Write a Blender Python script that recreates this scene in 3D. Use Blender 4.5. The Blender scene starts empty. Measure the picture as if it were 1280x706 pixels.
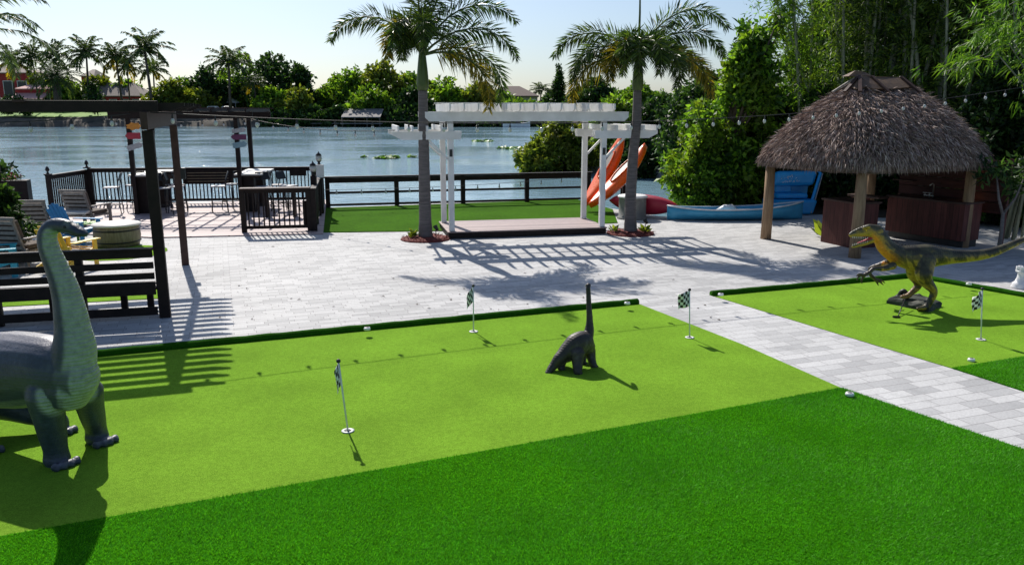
import bpy, math, random
import numpy as np
from mathutils import Vector, Matrix, Euler
R = math.radians
random.seed(7)
rng = np.random.default_rng(7)
scene = bpy.context.scene
col = scene.collection

# ---------------------------------------------------------------- camera, world, sun, exposure
PITCH = R(12.27); FPX = 990.0; CAMH = 3.0
cam_d = bpy.data.cameras.new('camera')
cam = bpy.data.objects.new('camera', cam_d); col.objects.link(cam)
cam.location = (0, 0, CAMH)
cam.rotation_euler = (math.pi / 2 - PITCH, 0, 0)
cam_d.sensor_width = 36.0
cam_d.lens = FPX / 1280.0 * 36.0
cam_d.clip_end = 3000
cam_d.clip_start = 0.05
scene.camera = cam

SUN_EL, SUN_AZ = 42.0, -25.0           # azimuth from +Y, negative = left
world = bpy.data.worlds.new('World'); scene.world = world
world.use_nodes = True
wn = world.node_tree
bg = wn.nodes['Background']
sky = wn.nodes.new('ShaderNodeTexSky')
sky.sky_type = 'NISHITA'; sky.sun_disc = False
sky.sun_elevation = R(SUN_EL); sky.sun_rotation = R(SUN_AZ)
sky.air_density = 1.0; sky.dust_density = 1.3; sky.ozone_density = 3.0; sky.altitude = 0
hs = wn.nodes.new('ShaderNodeHueSaturation'); hs.inputs['Saturation'].default_value = 0.85
tint = wn.nodes.new('ShaderNodeMix'); tint.data_type = 'RGBA'; tint.blend_type = 'MULTIPLY'; tint.inputs[0].default_value = 1.0
tint.inputs[7].default_value = (0.91, 1.0, 1.12, 1)
wn.links.new(sky.outputs[0], hs.inputs['Color']); wn.links.new(hs.outputs[0], tint.inputs[6]); wn.links.new(tint.outputs[2], bg.inputs[0])
bg.inputs[1].default_value = 0.080
sun_d = bpy.data.lights.new('sun', 'SUN')
sun_d.energy = 4.6; sun_d.angle = R(0.5); sun_d.color = (1.0, 0.94, 0.86)
sun_o = bpy.data.objects.new('sun', sun_d); col.objects.link(sun_o)
sv = Vector((math.sin(R(SUN_AZ)) * math.cos(R(SUN_EL)), math.cos(R(SUN_AZ)) * math.cos(R(SUN_EL)), math.sin(R(SUN_EL))))
sun_o.rotation_euler = sv.to_track_quat('Z', 'Y').to_euler()
sun_o.location = (-20, 40, 40)
vs = scene.view_settings
vs.view_transform = 'Standard'; vs.look = 'None'; vs.gamma = 1.0; vs.use_curve_mapping = False
vs.exposure = 0.35
scene.cycles.max_bounces = 6
scene.cycles.transparent_max_bounces = 6

# ---------------------------------------------------------------- measuring helpers
def g(x, y, z=0.0):
    u = (x - 640) / FPX; v = (y - 353) / FPX
    t = (CAMH - z) / (math.sin(PITCH) + v * math.cos(PITCH))
    return Vector((u * t, t * (math.cos(PITCH) - v * math.sin(PITCH)), z))
def at(x, y, Y):
    u = (x - 640) / FPX; v = (y - 353) / FPX
    t = Y / (math.cos(PITCH) - v * math.sin(PITCH))
    return Vector((u * t, Y, CAMH - t * (math.sin(PITCH) + v * math.cos(PITCH))))
def ppm(Y, z=1.0):
    return FPX / (Y * math.cos(PITCH) - (z - CAMH) * math.sin(PITCH))

# ---------------------------------------------------------------- object helpers
def tag(o, label=None, cat=None, group=None, kind=None):
    if label: o['label'] = label
    if cat: o['category'] = cat
    if group: o['group'] = group
    if kind: o['kind'] = kind
    return o
def thing(name, label, cat, loc=(0, 0, 0), rz=0.0, group=None):
    o = bpy.data.objects.new(name, None); col.objects.link(o)
    o.empty_display_size = 0.2
    o.location = loc; o.rotation_euler = (0, 0, rz)
    return tag(o, label, cat, group)
KIDS = {}
def parent_to(o, p):
    o.parent = p
    KIDS.setdefault(p.name, []).append(o)
def copy_tree(o, parent=None):
    c = o.copy(); col.objects.link(c)
    if parent: parent_to(c, parent)
    for ch in list(KIDS.get(o.name, [])): copy_tree(ch, c)
    return c
def wmat(p):
    m = Matrix.Translation(p.location) @ p.rotation_euler.to_matrix().to_4x4() @ Matrix.Diagonal((*p.scale, 1))
    return (wmat(p.parent) @ m) if p.parent else m

def link_mesh(me, name, mats, parent=None, world=False, origin=None):
    o = bpy.data.objects.new(name, me)
    for m in (mats if isinstance(mats, (list, tuple)) else [mats]): me.materials.append(m)
    if parent:
        if world: me.transform(wmat(parent).inverted())
        parent_to(o, parent)
    elif origin is not None:
        me.transform(Matrix.Translation(-Vector(origin))); o.location = origin
    col.objects.link(o)
    return o

class MB:
    def __init__(s): s.v = []; s.f = []; s.sm = []; s.mi = []; s.cur = 0
    def add(s, vs, fs, smooth=False):
        b = len(s.v)
        s.v += [tuple(p) for p in vs]
        for f in fs:
            s.f.append([i + b for i in f]); s.sm.append(smooth); s.mi.append(s.cur)
    def box(s, c, size, rot=None):
        x, y, z = size[0] / 2, size[1] / 2, size[2] / 2
        P = [Vector((i * x, j * y, k * z)) for i in (-1, 1) for j in (-1, 1) for k in (-1, 1)]
        if rot is not None:
            m = rot if isinstance(rot, Matrix) else Euler(rot).to_matrix()
            P = [m @ p for p in P]
        c = Vector(c)
        s.add([p + c for p in P], [(0, 1, 3, 2), (4, 6, 7, 5), (0, 4, 5, 1), (2, 3, 7, 6), (0, 2, 6, 4), (1, 5, 7, 3)])
    def bar(s, a, b, w, h, up=(0, 0, 1)):
        a = Vector(a); b = Vector(b); d = b - a; L = d.length; d.normalize()
        u = Vector(up); side = d.cross(u)
        if side.length < 1e-4: side = d.cross(Vector((0, 1, 0)))
        side.normalize(); u = side.cross(d)
        m = Matrix((d, side, u)).transposed()
        s.box((a + b) / 2, (L, w, h), m)
    def tube(s, pts, rads, n=8, smooth=True, cap=True, sq=None):
        pts = [Vector(p) for p in pts]
        if not isinstance(rads, (list, tuple)): rads = [rads] * len(pts)
        b0 = []; prev = None; V = []; F = []
        for i, p in enumerate(pts):
            if i == 0: d = pts[1] - p
            elif i == len(pts) - 1: d = p - pts[i - 1]
            else: d = pts[i + 1] - pts[i - 1]
            d.normalize()
            if prev is None:
                r = Vector((0, 1, 0)) if abs(d.y) < 0.9 else Vector((1, 0, 0))
            else: r = prev
            sd = r - d * r.dot(d); sd.normalize(); prev = sd
            up = d.cross(sd)
            for k in range(n):
                a = 2 * math.pi * k / n
                ra = rads[i]; k1 = 1.0
                if isinstance(ra, tuple): ra, k1 = ra[0], ra[1] / ra[0]
                V.append(p + sd * math.cos(a) * ra * k1 + up * math.sin(a) * ra)
        for i in range(len(pts) - 1):
            for k in range(n):
                a = i * n + k; b = i * n + (k + 1) % n
                F.append((a, b, b + n, a + n))
        if cap:
            F.append(tuple(range(n - 1, -1, -1))); F.append(tuple(range((len(pts) - 1) * n, len(pts) * n)))
        s.add(V, F, smooth)
    def lathe(s, c, prof, n=20, smooth=True):
        V = []; F = []
        for (r, z) in prof:
            for k in range(n):
                a = 2 * math.pi * k / n
                V.append((c[0] + r * math.cos(a), c[1] + r * math.sin(a), c[2] + z))
        for i in range(len(prof) - 1):
            for k in range(n):
                a = i * n + k; b = i * n + (k + 1) % n
                F.append((a, b, b + n, a + n))
        F.append(tuple(range(n - 1, -1, -1))); F.append(tuple(range((len(prof) - 1) * n, len(prof) * n)))
        s.add(V, F, smooth)
    def prism(s, poly, z0, z1):
        if sum(poly[i - 1][0] * poly[i][1] - poly[i][0] * poly[i - 1][1] for i in range(len(poly))) < 0: poly = poly[::-1]
        n = len(poly)
        V = [(p[0], p[1], z0) for p in poly] + [(p[0], p[1], z1) for p in poly]
        F = [tuple(range(n - 1, -1, -1)), tuple(range(n, 2 * n))] + [(i, (i + 1) % n, n + (i + 1) % n, n + i) for i in range(n)]
        s.add(V, F)
    def poly(s, pts): s.add(pts, [tuple(range(len(pts)))])
    def mesh(s, name):
        me = bpy.data.meshes.new(name)
        me.from_pydata(s.v, [], s.f)
        me.polygons.foreach_set('use_smooth', s.sm)
        me.polygons.foreach_set('material_index', s.mi)
        me.update()
        return me
    def build(s, name, mats, parent=None, world=False, bevel=0.0, origin=None):
        o = link_mesh(s.mesh(name), name, mats, parent, world, origin)
        if bevel:
            m = o.modifiers.new('bevel', 'BEVEL'); m.width = bevel; m.segments = 2; m.limit_method = 'ANGLE'; m.angle_limit = R(40)
        return o

def np_mesh(name, V, Q):
    """V (n,3) vertices, Q (m,k) faces of k corners"""
    me = bpy.data.meshes.new(name)
    V = np.ascontiguousarray(V, dtype=np.float32); Q = np.ascontiguousarray(Q, dtype=np.int32)
    k = Q.shape[1]
    me.vertices.add(len(V)); me.vertices.foreach_set('co', V.ravel())
    me.loops.add(Q.size); me.loops.foreach_set('vertex_index', Q.ravel())
    me.polygons.add(len(Q)); me.polygons.foreach_set('loop_start', np.arange(len(Q), dtype=np.int32) * k)
    me.update(calc_edges=True)
    return me

def leaves_np(P, D, L, W, rg, fold=0.25, sag=0.0):
    """diamond leaves: base P, direction D (unit), lengths L, widths W -> verts, quads"""
    n = len(P)
    rnd = rg.normal(size=(n, 3)); side = np.cross(D, rnd); side /= np.linalg.norm(side, axis=1)[:, None] + 1e-9
    nor = np.cross(side, D)
    L = np.broadcast_to(L, (n,))[:, None]; W = np.broadcast_to(W, (n,))[:, None]
    mid = P + D * L * 0.45
    tip = P + D * L + np.array([0, 0, -1.0]) * sag * L
    V = np.stack([P, mid + side * W / 2 + nor * W * fold, tip, mid - side * W / 2 + nor * W * fold], 1).reshape(-1, 3)
    Q = np.arange(n * 4).reshape(n, 4)
    return V, Q

def crown_np(lobes, per, leaf, rg, clump=0.35, k=14, hollow=0.45, wr=0.5, down=0.25):
    """leaf clumps through a set of ellipsoid lobes (cx,cy,cz,rx,ry,rz)"""
    VS = []; QS = []; off = 0
    vols = np.array([l[3] * l[4] + l[4] * l[5] + l[3] * l[5] for l in lobes]); vols = vols / vols.sum()
    for l, w in zip(lobes, vols):
        m = max(6, int(per * w))
        d = rg.normal(size=(m, 3)); d /= np.linalg.norm(d, axis=1)[:, None]
        rad = hollow + (1.06 - hollow) * rg.random(m) ** 0.6
        c = np.array(l[:3]) + d * rad[:, None] * np.array(l[3:6])
        P = (c[:, None, :] + rg.normal(size=(m, k, 3)) * clump * 0.55).reshape(-1, 3)
        D = (d[:, None, :] * 0.6 + rg.normal(size=(m, k, 3)) * 0.8).reshape(-1, 3)
        D[:, 2] -= down
        D /= np.linalg.norm(D, axis=1)[:, None]
        n = len(P)
        V, Q = leaves_np(P, D, leaf * (0.6 + 0.8 * rg.random(n)), leaf * wr * (0.7 + 0.6 * rg.random(n)), rg)
        VS.append(V); QS.append(Q + off); off += len(V)
    return np.concatenate(VS), np.concatenate(QS)

# ---------------------------------------------------------------- materials
def new_mat(name):
    m = bpy.data.materials.new(name); m.use_nodes = True
    nt = m.node_tree; b = nt.nodes['Principled BSDF']
    return m, nt, b
def N(nt, t, **kw):
    n = nt.nodes.new(t)
    for k, v in kw.items():
        try: n.inputs[k].default_value = v
        except Exception: setattr(n, k, v)
    return n
def ramp(nt, fac, stops):
    r = nt.nodes.new('ShaderNodeValToRGB')
    els = r.color_ramp.elements
    while len(els) < len(stops): els.new(0.5)
    for e, (p, c) in zip(els, stops):
        e.position = p; e.color = (*c, 1) if len(c) == 3 else c
    nt.links.new(fac, r.inputs[0])
    return r.outputs[0]
def mapping(nt, coord='Object', scale=(1, 1, 1), rot=(0, 0, 0)):
    tc = nt.nodes.new('ShaderNodeTexCoord'); mp = nt.nodes.new('ShaderNodeMapping')
    mp.inputs['Scale'].default_value = scale; mp.inputs['Rotation'].default_value = rot
    nt.links.new(tc.outputs[coord], mp.inputs[0])
    return mp.outputs[0]
def mixc(nt, fac, a, b, mode='MIX'):
    n = nt.nodes.new('ShaderNodeMix'); n.data_type = 'RGBA'; n.blend_type = mode
    for sock, val in ((n.inputs[0], fac), (n.inputs[6], a), (n.inputs[7], b)):
        if hasattr(val, 'is_output'): nt.links.new(val, sock)
        elif isinstance(val, (int, float)): sock.default_value = val
        else: sock.default_value = (*val, 1)
    return n.outputs[2]
def bump(nt, b, h, strength=0.4, dist=0.01):
    n = nt.nodes.new('ShaderNodeBump'); n.inputs['Strength'].default_value = strength; n.inputs['Distance'].default_value = dist
    nt.links.new(h, n.inputs['Height']); nt.links.new(n.outputs[0], b.inputs['Normal'])
    return n

def pm(name, c1, c2=None, scale=6.0, rough=0.6, bmp=0.25, stretch=(1, 1, 1), metal=0.0, spec=0.5, detail=5.0, coord='Object'):
    """noise-mottled paint, wood, metal"""
    m, nt, b = new_mat(name)
    c2 = c2 or tuple(c * 0.7 for c in c1)
    v = mapping(nt, coord, stretch)
    n = N(nt, 'ShaderNodeTexNoise', Scale=scale, Detail=detail, Roughness=0.6)
    nt.links.new(v, n.inputs[0])
    nt.links.new(ramp(nt, n.outputs[0], [(0.32, c2), (0.68, c1)]), b.inputs['Base Color'])
    n2 = N(nt, 'ShaderNodeTexNoise', Scale=scale * 5, Detail=3.0); nt.links.new(v, n2.inputs[0])
    r = nt.nodes.new('ShaderNodeMapRange'); r.inputs[3].default_value = rough - 0.1; r.inputs[4].default_value = min(1, rough + 0.12)
    nt.links.new(n2.outputs[0], r.inputs[0]); nt.links.new(r.outputs[0], b.inputs['Roughness'])
    b.inputs['Metallic'].default_value = metal
    b.inputs['Specular IOR Level'].default_value = spec
    if bmp: bump(nt, b, n2.outputs[0], bmp, 0.004)
    return m

def leaf_mat(name, dark, light, trans=0.35, tint=None, rough=0.5, spec=0.35):
    m, nt, b = new_mat(name)
    geo = nt.nodes.new('ShaderNodeNewGeometry')
    c = ramp(nt, geo.outputs['Random Per Island'], [(0.0, tuple(x * 0.7 for x in dark)), (0.35, dark), (0.7, light), (1.0, tuple(x * 1.45 for x in light))])
    v = mapping(nt, 'Object')
    n = N(nt, 'ShaderNodeTexNoise', Scale=0.9, Detail=2.0); nt.links.new(v, n.inputs[0])
    t = tint or tuple(x * 0.55 for x in dark)
    f = nt.nodes.new('ShaderNodeMapRange'); f.inputs[1].default_value = 0.45; f.inputs[2].default_value = 0.7; f.inputs[4].default_value = 0.6
    nt.links.new(n.outputs[0], f.inputs[0])
    c = mixc(nt, f.outputs[0], c, t)
    nt.links.new(c, b.inputs['Base Color'])
    b.inputs['Roughness'].default_value = rough; b.inputs['Specular IOR Level'].default_value = spec
    tr = nt.nodes.new('ShaderNodeBsdfTranslucent')
    br = mixc(nt, 1.0, c, (1.6, 1.5, 0.7), 'MULTIPLY'); nt.links.new(br, tr.inputs[0])
    mx = nt.nodes.new('ShaderNodeMixShader'); mx.inputs[0].default_value = trans
    out = nt.nodes['Material Output']
    nt.links.new(b.outputs[0], mx.inputs[1]); nt.links.new(tr.outputs[0], mx.inputs[2]); nt.links.new(mx.outputs[0], out.inputs[0])
    return m

def wood_mat(name, c1, c2, along=(1, 14, 14), rough=0.65, scale=2.5, boards=None, bd=0.1, spec=0.4):
    """stretched grain; boards = (axis, width) draws joints between planks"""
    m, nt, b = new_mat(name)
    v = mapping(nt, 'Object', along)
    n = N(nt, 'ShaderNodeTexNoise', Scale=scale, Detail=6.0, Roughness=0.65); nt.links.new(v, n.inputs[0])
    c = ramp(nt, n.outputs[0], [(0.3, c2), (0.7, c1)])
    h = n.outputs[0]
    if boards:
        tc = nt.nodes.new('ShaderNodeTexCoord'); sp = nt.nodes.new('ShaderNodeSeparateXYZ'); nt.links.new(tc.outputs['Object'], sp.inputs[0])
        d = N(nt, 'ShaderNodeMath', operation='DIVIDE'); d.inputs[1].default_value = boards[1]
        nt.links.new(sp.outputs[boards[0]], d.inputs[0])
        fl = N(nt, 'ShaderNodeMath', operation='FLOOR'); nt.links.new(d.outputs[0], fl.inputs[0])
        fr = N(nt, 'ShaderNodeMath', operation='FRACT'); nt.links.new(d.outputs[0], fr.inputs[0])
        wn_ = nt.nodes.new('ShaderNodeTexWhiteNoise'); wn_.noise_dimensions = '1D'; nt.links.new(fl.outputs[0], wn_.inputs['W'])
        mr = nt.nodes.new('ShaderNodeMapRange'); mr.inputs[3].default_value = 0.75; mr.inputs[4].default_value = 1.15
        nt.links.new(wn_.outputs['Value'], mr.inputs[0])
        c = mixc(nt, 1.0, c, mr.outputs[0], 'MULTIPLY')
        gp = N(nt, 'ShaderNodeMath', operation='LESS_THAN'); gp.inputs[1].default_value = bd; nt.links.new(fr.outputs[0], gp.inputs[0])
        c = mixc(nt, gp.outputs[0], c, tuple(x * 0.12 for x in c2))
        sub = N(nt, 'ShaderNodeMath', operation='SUBTRACT'); nt.links.new(h, sub.inputs[0]); nt.links.new(gp.outputs[0], sub.inputs[1]); h = sub.outputs[0]
    nt.links.new(c, b.inputs['Base Color'])
    b.inputs['Roughness'].default_value = rough; b.inputs['Specular IOR Level'].default_value = spec
    bump(nt, b, h, 0.35, 0.004)
    return m

def turf_mat(name, c1, c2, scale=90.0, big=1.2, bmp=0.8, rough=0.85, dark=None):
    m, nt, b = new_mat(name)
    v = mapping(nt, 'Object')
    n = N(nt, 'ShaderNodeTexNoise', Scale=scale, Detail=4.0, Roughness=0.8); nt.links.new(v, n.inputs[0])
    n2 = N(nt, 'ShaderNodeTexNoise', Scale=big, Detail=4.0); nt.links.new(v, n2.inputs[0])
    n3 = N(nt, 'ShaderNodeTexNoise', Scale=scale * 0.22, Detail=3.0); nt.links.new(v, n3.inputs[0])
    c = ramp(nt, n.outputs[0], [(0.36, c2), (0.62, c1)])
    mr = nt.nodes.new('ShaderNodeMapRange'); mr.inputs[1].default_value = 0.3; mr.inputs[2].default_value = 0.7; mr.inputs[3].default_value = 0.86; mr.inputs[4].default_value = 1.1
    nt.links.new(n2.outputs[0], mr.inputs[0])
    c = mixc(nt, 1.0, c, mr.outputs[0], 'MULTIPLY')
    mr2 = nt.nodes.new('ShaderNodeMapRange'); mr2.inputs[1].default_value = 0.35; mr2.inputs[2].default_value = 0.65; mr2.inputs[3].default_value = 0.91; mr2.inputs[4].default_value = 1.07
    nt.links.new(n3.outputs[0], mr2.inputs[0])
    c = mixc(nt, 1.0, c, mr2.outputs[0], 'MULTIPLY')
    nt.links.new(c, b.inputs['Base Color'])
    b.inputs['Roughness'].default_value = 1.0; b.inputs['Specular IOR Level'].default_value = 0.04
    bump(nt, b, n.outputs[0], bmp, 0.012)
    return m

def paver_mat(name, yaw, w=0.36, h=0.14, c1=(0.53, 0.53, 0.525), c2=(0.33, 0.332, 0.335), mortar=(0.23, 0.22, 0.22)):
    m, nt, b = new_mat(name)
    v = mapping(nt, 'Object', (1, 1, 1), (0, 0, -yaw))
    wob = N(nt, 'ShaderNodeTexNoise', Scale=1.5, Detail=2.0); nt.links.new(v, wob.inputs[0])
    br = nt.nodes.new('ShaderNodeTexBrick')
    br.inputs['Scale'].default_value = 1.0; br.inputs['Brick Width'].default_value = w; br.inputs['Row Height'].default_value = h
    br.inputs['Mortar Size'].default_value = 0.0045; br.inputs['Mortar Smooth'].default_value = 0.3; br.inputs['Bias'].default_value = -0.28
    br.inputs['Color1'].default_value = (*c1, 1); br.inputs['Color2'].default_value = (*c2, 1); br.inputs['Mortar'].default_value = (*mortar, 1)
    br.offset = 0.37; br.squash = 1.45; br.squash_frequency = 3
    nt.links.new(v, br.inputs[0])
    n = N(nt, 'ShaderNodeTexNoise', Scale=38.0, Detail=6.0, Roughness=0.7); nt.links.new(v, n.inputs[0])
    n2 = N(nt, 'ShaderNodeTexNoise', Scale=0.55, Detail=5.0); nt.links.new(v, n2.inputs[0])
    a = nt.nodes.new('ShaderNodeMapRange'); a.inputs[1].default_value = 0.3; a.inputs[2].default_value = 0.7; a.inputs[3].default_value = 0.82; a.inputs[4].default_value = 1.12
    nt.links.new(n.outputs[0], a.inputs[0])
    a2 = nt.nodes.new('ShaderNodeMapRange'); a2.inputs[1].default_value = 0.3; a2.inputs[2].default_value = 0.7; a2.inputs[3].default_value = 0.86; a2.inputs[4].default_value = 1.08
    nt.links.new(n2.outputs[0], a2.inputs[0])
    c = mixc(nt, 1.0, br.outputs['Color'], a.outputs[0], 'MULTIPLY')
    c = mixc(nt, 1.0, c, a2.outputs[0], 'MULTIPLY')
    n4 = N(nt, 'ShaderNodeTexNoise', Scale=1.7, Detail=7.0, Roughness=0.7); nt.links.new(v, n4.inputs[0])
    a4 = nt.nodes.new('ShaderNodeMapRange'); a4.inputs[1].default_value = 0.56; a4.inputs[2].default_value = 0.74; a4.inputs[3].default_value = 1.0; a4.inputs[4].default_value = 0.74
    nt.links.new(n4.outputs[0], a4.inputs[0]); c = mixc(nt, 1.0, c, a4.outputs[0], 'MULTIPLY')
    nt.links.new(c, b.inputs['Base Color'])
    b.inputs['Roughness'].default_value = 0.75; b.inputs['Specular IOR Level'].default_value = 0.3
    inv = N(nt, 'ShaderNodeMath', operation='MULTIPLY_ADD'); inv.inputs[1].default_value = -1.0
    nt.links.new(br.outputs['Fac'], inv.inputs[0])
    mm = N(nt, 'ShaderNodeMath', operation='MULTIPLY'); mm.inputs[1].default_value = 0.25; nt.links.new(n.outputs[0], mm.inputs[0])
    nt.links.new(mm.outputs[0], inv.inputs[2])
    bump(nt, b, inv.outputs[0], 0.35, 0.006)
    return m

def attr_mat(name, attr='paint', rough=0.5, wr_dir='Z', wr_scale=9.0, wr=0.5, noise=14.0, spec=0.4):
    """painted resin: colour attribute + wrinkle bands + grime"""
    m, nt, b = new_mat(name)
    a = nt.nodes.new('ShaderNodeAttribute'); a.attribute_name = attr
    v = mapping(nt, 'Object')
    n = N(nt, 'ShaderNodeTexNoise', Scale=noise, Detail=6.0, Roughness=0.65); nt.links.new(v, n.inputs[0])
    mr = nt.nodes.new('ShaderNodeMapRange'); mr.inputs[1].default_value = 0.3; mr.inputs[2].default_value = 0.7; mr.inputs[3].default_value = 0.7; mr.inputs[4].default_value = 1.2
    nt.links.new(n.outputs[0], mr.inputs[0])
    c = mixc(nt, 1.0, a.outputs['Color'], mr.outputs[0], 'MULTIPLY')
    wv = nt.nodes.new('ShaderNodeTexWave'); wv.bands_direction = wr_dir
    wv.inputs['Scale'].default_value = wr_scale; wv.inputs['Distortion'].default_value = 1.6; wv.inputs['Detail'].default_value = 3.0; wv.inputs['Detail Scale'].default_value = 1.6
    nt.links.new(v, wv.inputs[0])
    nt.links.new(c, b.inputs['Base Color'])
    b.inputs['Roughness'].default_value = rough; b.inputs['Specular IOR Level'].default_value = spec
    wm = N(nt, 'ShaderNodeMath', operation='MULTIPLY'); nt.links.new(wv.outputs['Fac'], wm.inputs[0]); nt.links.new(a.outputs['Alpha'], wm.inputs[1])
    ad = N(nt, 'ShaderNodeMath', operation='MULTIPLY_ADD'); ad.inputs[1].default_value = 0.6
    nt.links.new(n.outputs[0], ad.inputs[0]); nt.links.new(wm.outputs[0], ad.inputs[2])
    vo = N(nt, 'ShaderNodeTexVoronoi', Scale=noise * 3.2); nt.links.new(v, vo.inputs[0])
    ad2 = N(nt, 'ShaderNodeMath', operation='MULTIPLY_ADD'); ad2.inputs[1].default_value = 0.2
    nt.links.new(vo.outputs['Distance'], ad2.inputs[0]); nt.links.new(ad.outputs[0], ad2.inputs[2])
    bump(nt, b, ad2.outputs[0], wr, 0.012)
    return m

M = {}
M['paver'] = paver_mat('pale pavers', R(20), 0.29, 0.11)
M['paver_path'] = paver_mat('pale path pavers', R(20), 0.38, 0.165)
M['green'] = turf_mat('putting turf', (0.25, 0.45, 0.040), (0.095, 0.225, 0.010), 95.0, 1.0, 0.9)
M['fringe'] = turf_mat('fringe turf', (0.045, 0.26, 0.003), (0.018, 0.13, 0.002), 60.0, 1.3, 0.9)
M['curbturf'] = turf_mat('curb turf', (0.03, 0.13, 0.006), (0.010, 0.05, 0.003), 80.0, 2.0, 0.9)
M['lawn'] = turf_mat('lawn', (0.055, 0.155, 0.004), (0.028, 0.085, 0.002), 30.0, 0.8, 0.6)
M['darkwood'] = wood_mat('dark stained timber', (0.024, 0.015, 0.013), (0.010, 0.007, 0.006), (3, 3, 3), 0.6, spec=0.2)
M['brownwood'] = wood_mat('brown timber', (0.075, 0.042, 0.035), (0.035, 0.019, 0.016), (3, 3, 3), 0.6, spec=0.25)
M['deckwood'] = wood_mat('deck boards', (0.50, 0.40, 0.385), (0.36, 0.28, 0.27), (2, 10, 2), 0.65, 2.5, (1, 0.14), 0.05)
M['plat'] = wood_mat('platform boards', (0.42, 0.33, 0.31), (0.28, 0.21, 0.20), (2, 10, 2), 0.6, 2.5, (1, 0.14), 0.05)
M['white'] = pm('white paint', (0.80, 0.80, 0.79), (0.62, 0.62, 0.60), 2.2, 0.55, 0.25, (1, 1, 1), detail=9.0)
M['metal_dark'] = pm('dark metal', (0.03, 0.03, 0.032), (0.018, 0.018, 0.02), 8.0, 0.4, 0.1, metal=0.5)
M['steel'] = pm('steel', (0.55, 0.55, 0.55), (0.4, 0.4, 0.4), 12.0, 0.3, 0.05, metal=0.9)
M['black'] = pm('black', (0.02, 0.02, 0.02), (0.012, 0.012, 0.012), 12.0, 0.5, 0.1)
M['rope'] = pm('black cable', (0.015, 0.015, 0.015), None, 20, 0.6, 0)
M['greywood'] = wood_mat('weathered teak', (0.30, 0.27, 0.24), (0.17, 0.15, 0.135), (4, 4, 4), 0.7)
M['yellow'] = pm('yellow paint', (0.75, 0.50, 0.03), (0.62, 0.38, 0.02), 5, 0.45, 0.15)
M['blue'] = pm('blue paint', (0.03, 0.28, 0.55), (0.02, 0.20, 0.42), 5, 0.4, 0.15)
M['teal'] = pm('teal paint', (0.03, 0.38, 0.50), (0.02, 0.28, 0.40), 5, 0.4, 0.15)
M['lime'] = pm('lime paint', (0.22, 0.50, 0.03), (0.15, 0.38, 0.02), 5, 0.45, 0.15)
M['barrel'] = wood_mat('barrel staves', (0.30, 0.25, 0.16), (0.16, 0.13, 0.08), (10, 10, 1), 0.6)
M['cream'] = pm('cream', (0.72, 0.70, 0.64), (0.60, 0.58, 0.52), 6, 0.5, 0.1)
M['cushion'] = pm('brown cushion', (0.12, 0.09, 0.07), (0.06, 0.045, 0.035), 30, 0.9, 0.3)
M['trunk'] = pm('palm trunk', (0.17, 0.15, 0.145), (0.085, 0.075, 0.072), 4.0, 0.85, 0.6, (1, 1, 9))
M['bark'] = pm('bark', (0.13, 0.10, 0.075), (0.06, 0.045, 0.033), 5.0, 0.9, 0.6, (1, 1, 0.3))
M['shaft'] = pm('palm crownshaft', (0.075, 0.12, 0.022), (0.04, 0.07, 0.014), 3.0, 0.5, 0.2, (6, 6, 0.5))
M['mulch'] = pm('red mulch', (0.22, 0.035, 0.025), (0.08, 0.012, 0.01), 40.0, 0.9, 1.0)
M['post'] = wood_mat('round hut post', (0.36, 0.24, 0.14), (0.18, 0.11, 0.065), (8, 8, 1), 0.8)
M['cedar'] = wood_mat('red cedar boards', (0.13, 0.042, 0.036), (0.055, 0.018, 0.016), (8, 8, 1), 0.6, 2.5, (0, 0.14), 0.05, 0.2)
M['cedar_h'] = wood_mat('dark cedar planks', (0.075, 0.028, 0.026), (0.035, 0.014, 0.013), (1, 8, 8), 0.6, 2.5, (2, 0.20), 0.04, 0.2)
M['orange'] = pm('orange plastic', (0.92, 0.135, 0.006), (0.88, 0.11, 0.005), 3, 0.28, 0.03)
M['redkayak'] = pm('crimson plastic', (0.42, 0.012, 0.04), (0.34, 0.009, 0.03), 3, 0.4, 0.03)
M['boatblue'] = pm('boat blue', (0.02, 0.34, 0.72), (0.012, 0.27, 0.62), 3, 0.35, 0.03)
M['boatlight'] = pm('faded boat blue', (0.06, 0.36, 0.58), (0.04, 0.28, 0.48), 3, 0.4, 0.03)
M['gunwale'] = pm('white gunwale', (0.72, 0.74, 0.75), (0.55, 0.57, 0.58), 10, 0.4, 0.05)
M['tank'] = pm('grey drum', (0.19, 0.19, 0.175), (0.12, 0.12, 0.11), 8, 0.6, 0.2)
M['resin_white'] = pm('white resin', (0.80, 0.80, 0.80), (0.70, 0.70, 0.71), 8, 0.35, 0.05)
M['roofcap'] = pm('copper roofing felt', (0.17, 0.10, 0.055), (0.08, 0.05, 0.035), 5, 0.7, 0.5)
M['cup'] = pm('cup ring', (0.75, 0.76, 0.72), (0.6, 0.62, 0.58), 20, 0.4, 0.1)
M['foxtail'] = leaf_mat('foxtail leaflets', (0.022, 0.055, 0.012), (0.085, 0.15, 0.022), 0.33, (0.05, 0.055, 0.01), 0.4, 0.45)
M['foxyellow'] = leaf_mat('yellowing leaflets', (0.07, 0.085, 0.012), (0.25, 0.20, 0.018), 0.4, (0.08, 0.09, 0.014))
M['coco'] = leaf_mat('coconut leaflets', (0.03, 0.06, 0.022), (0.09, 0.14, 0.03), 0.3)
M['cocoyel'] = leaf_mat('yellow coconut leaflets', (0.20, 0.17, 0.015), (0.42, 0.32, 0.02), 0.4)
M['leafA'] = leaf_mat('broad leaves', (0.035, 0.10, 0.012), (0.15, 0.30, 0.026), 0.5, (0.20, 0.26, 0.02))
M['leafB'] = leaf_mat('dark leaves', (0.014, 0.042, 0.011), (0.052, 0.118, 0.021), 0.35)
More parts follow.
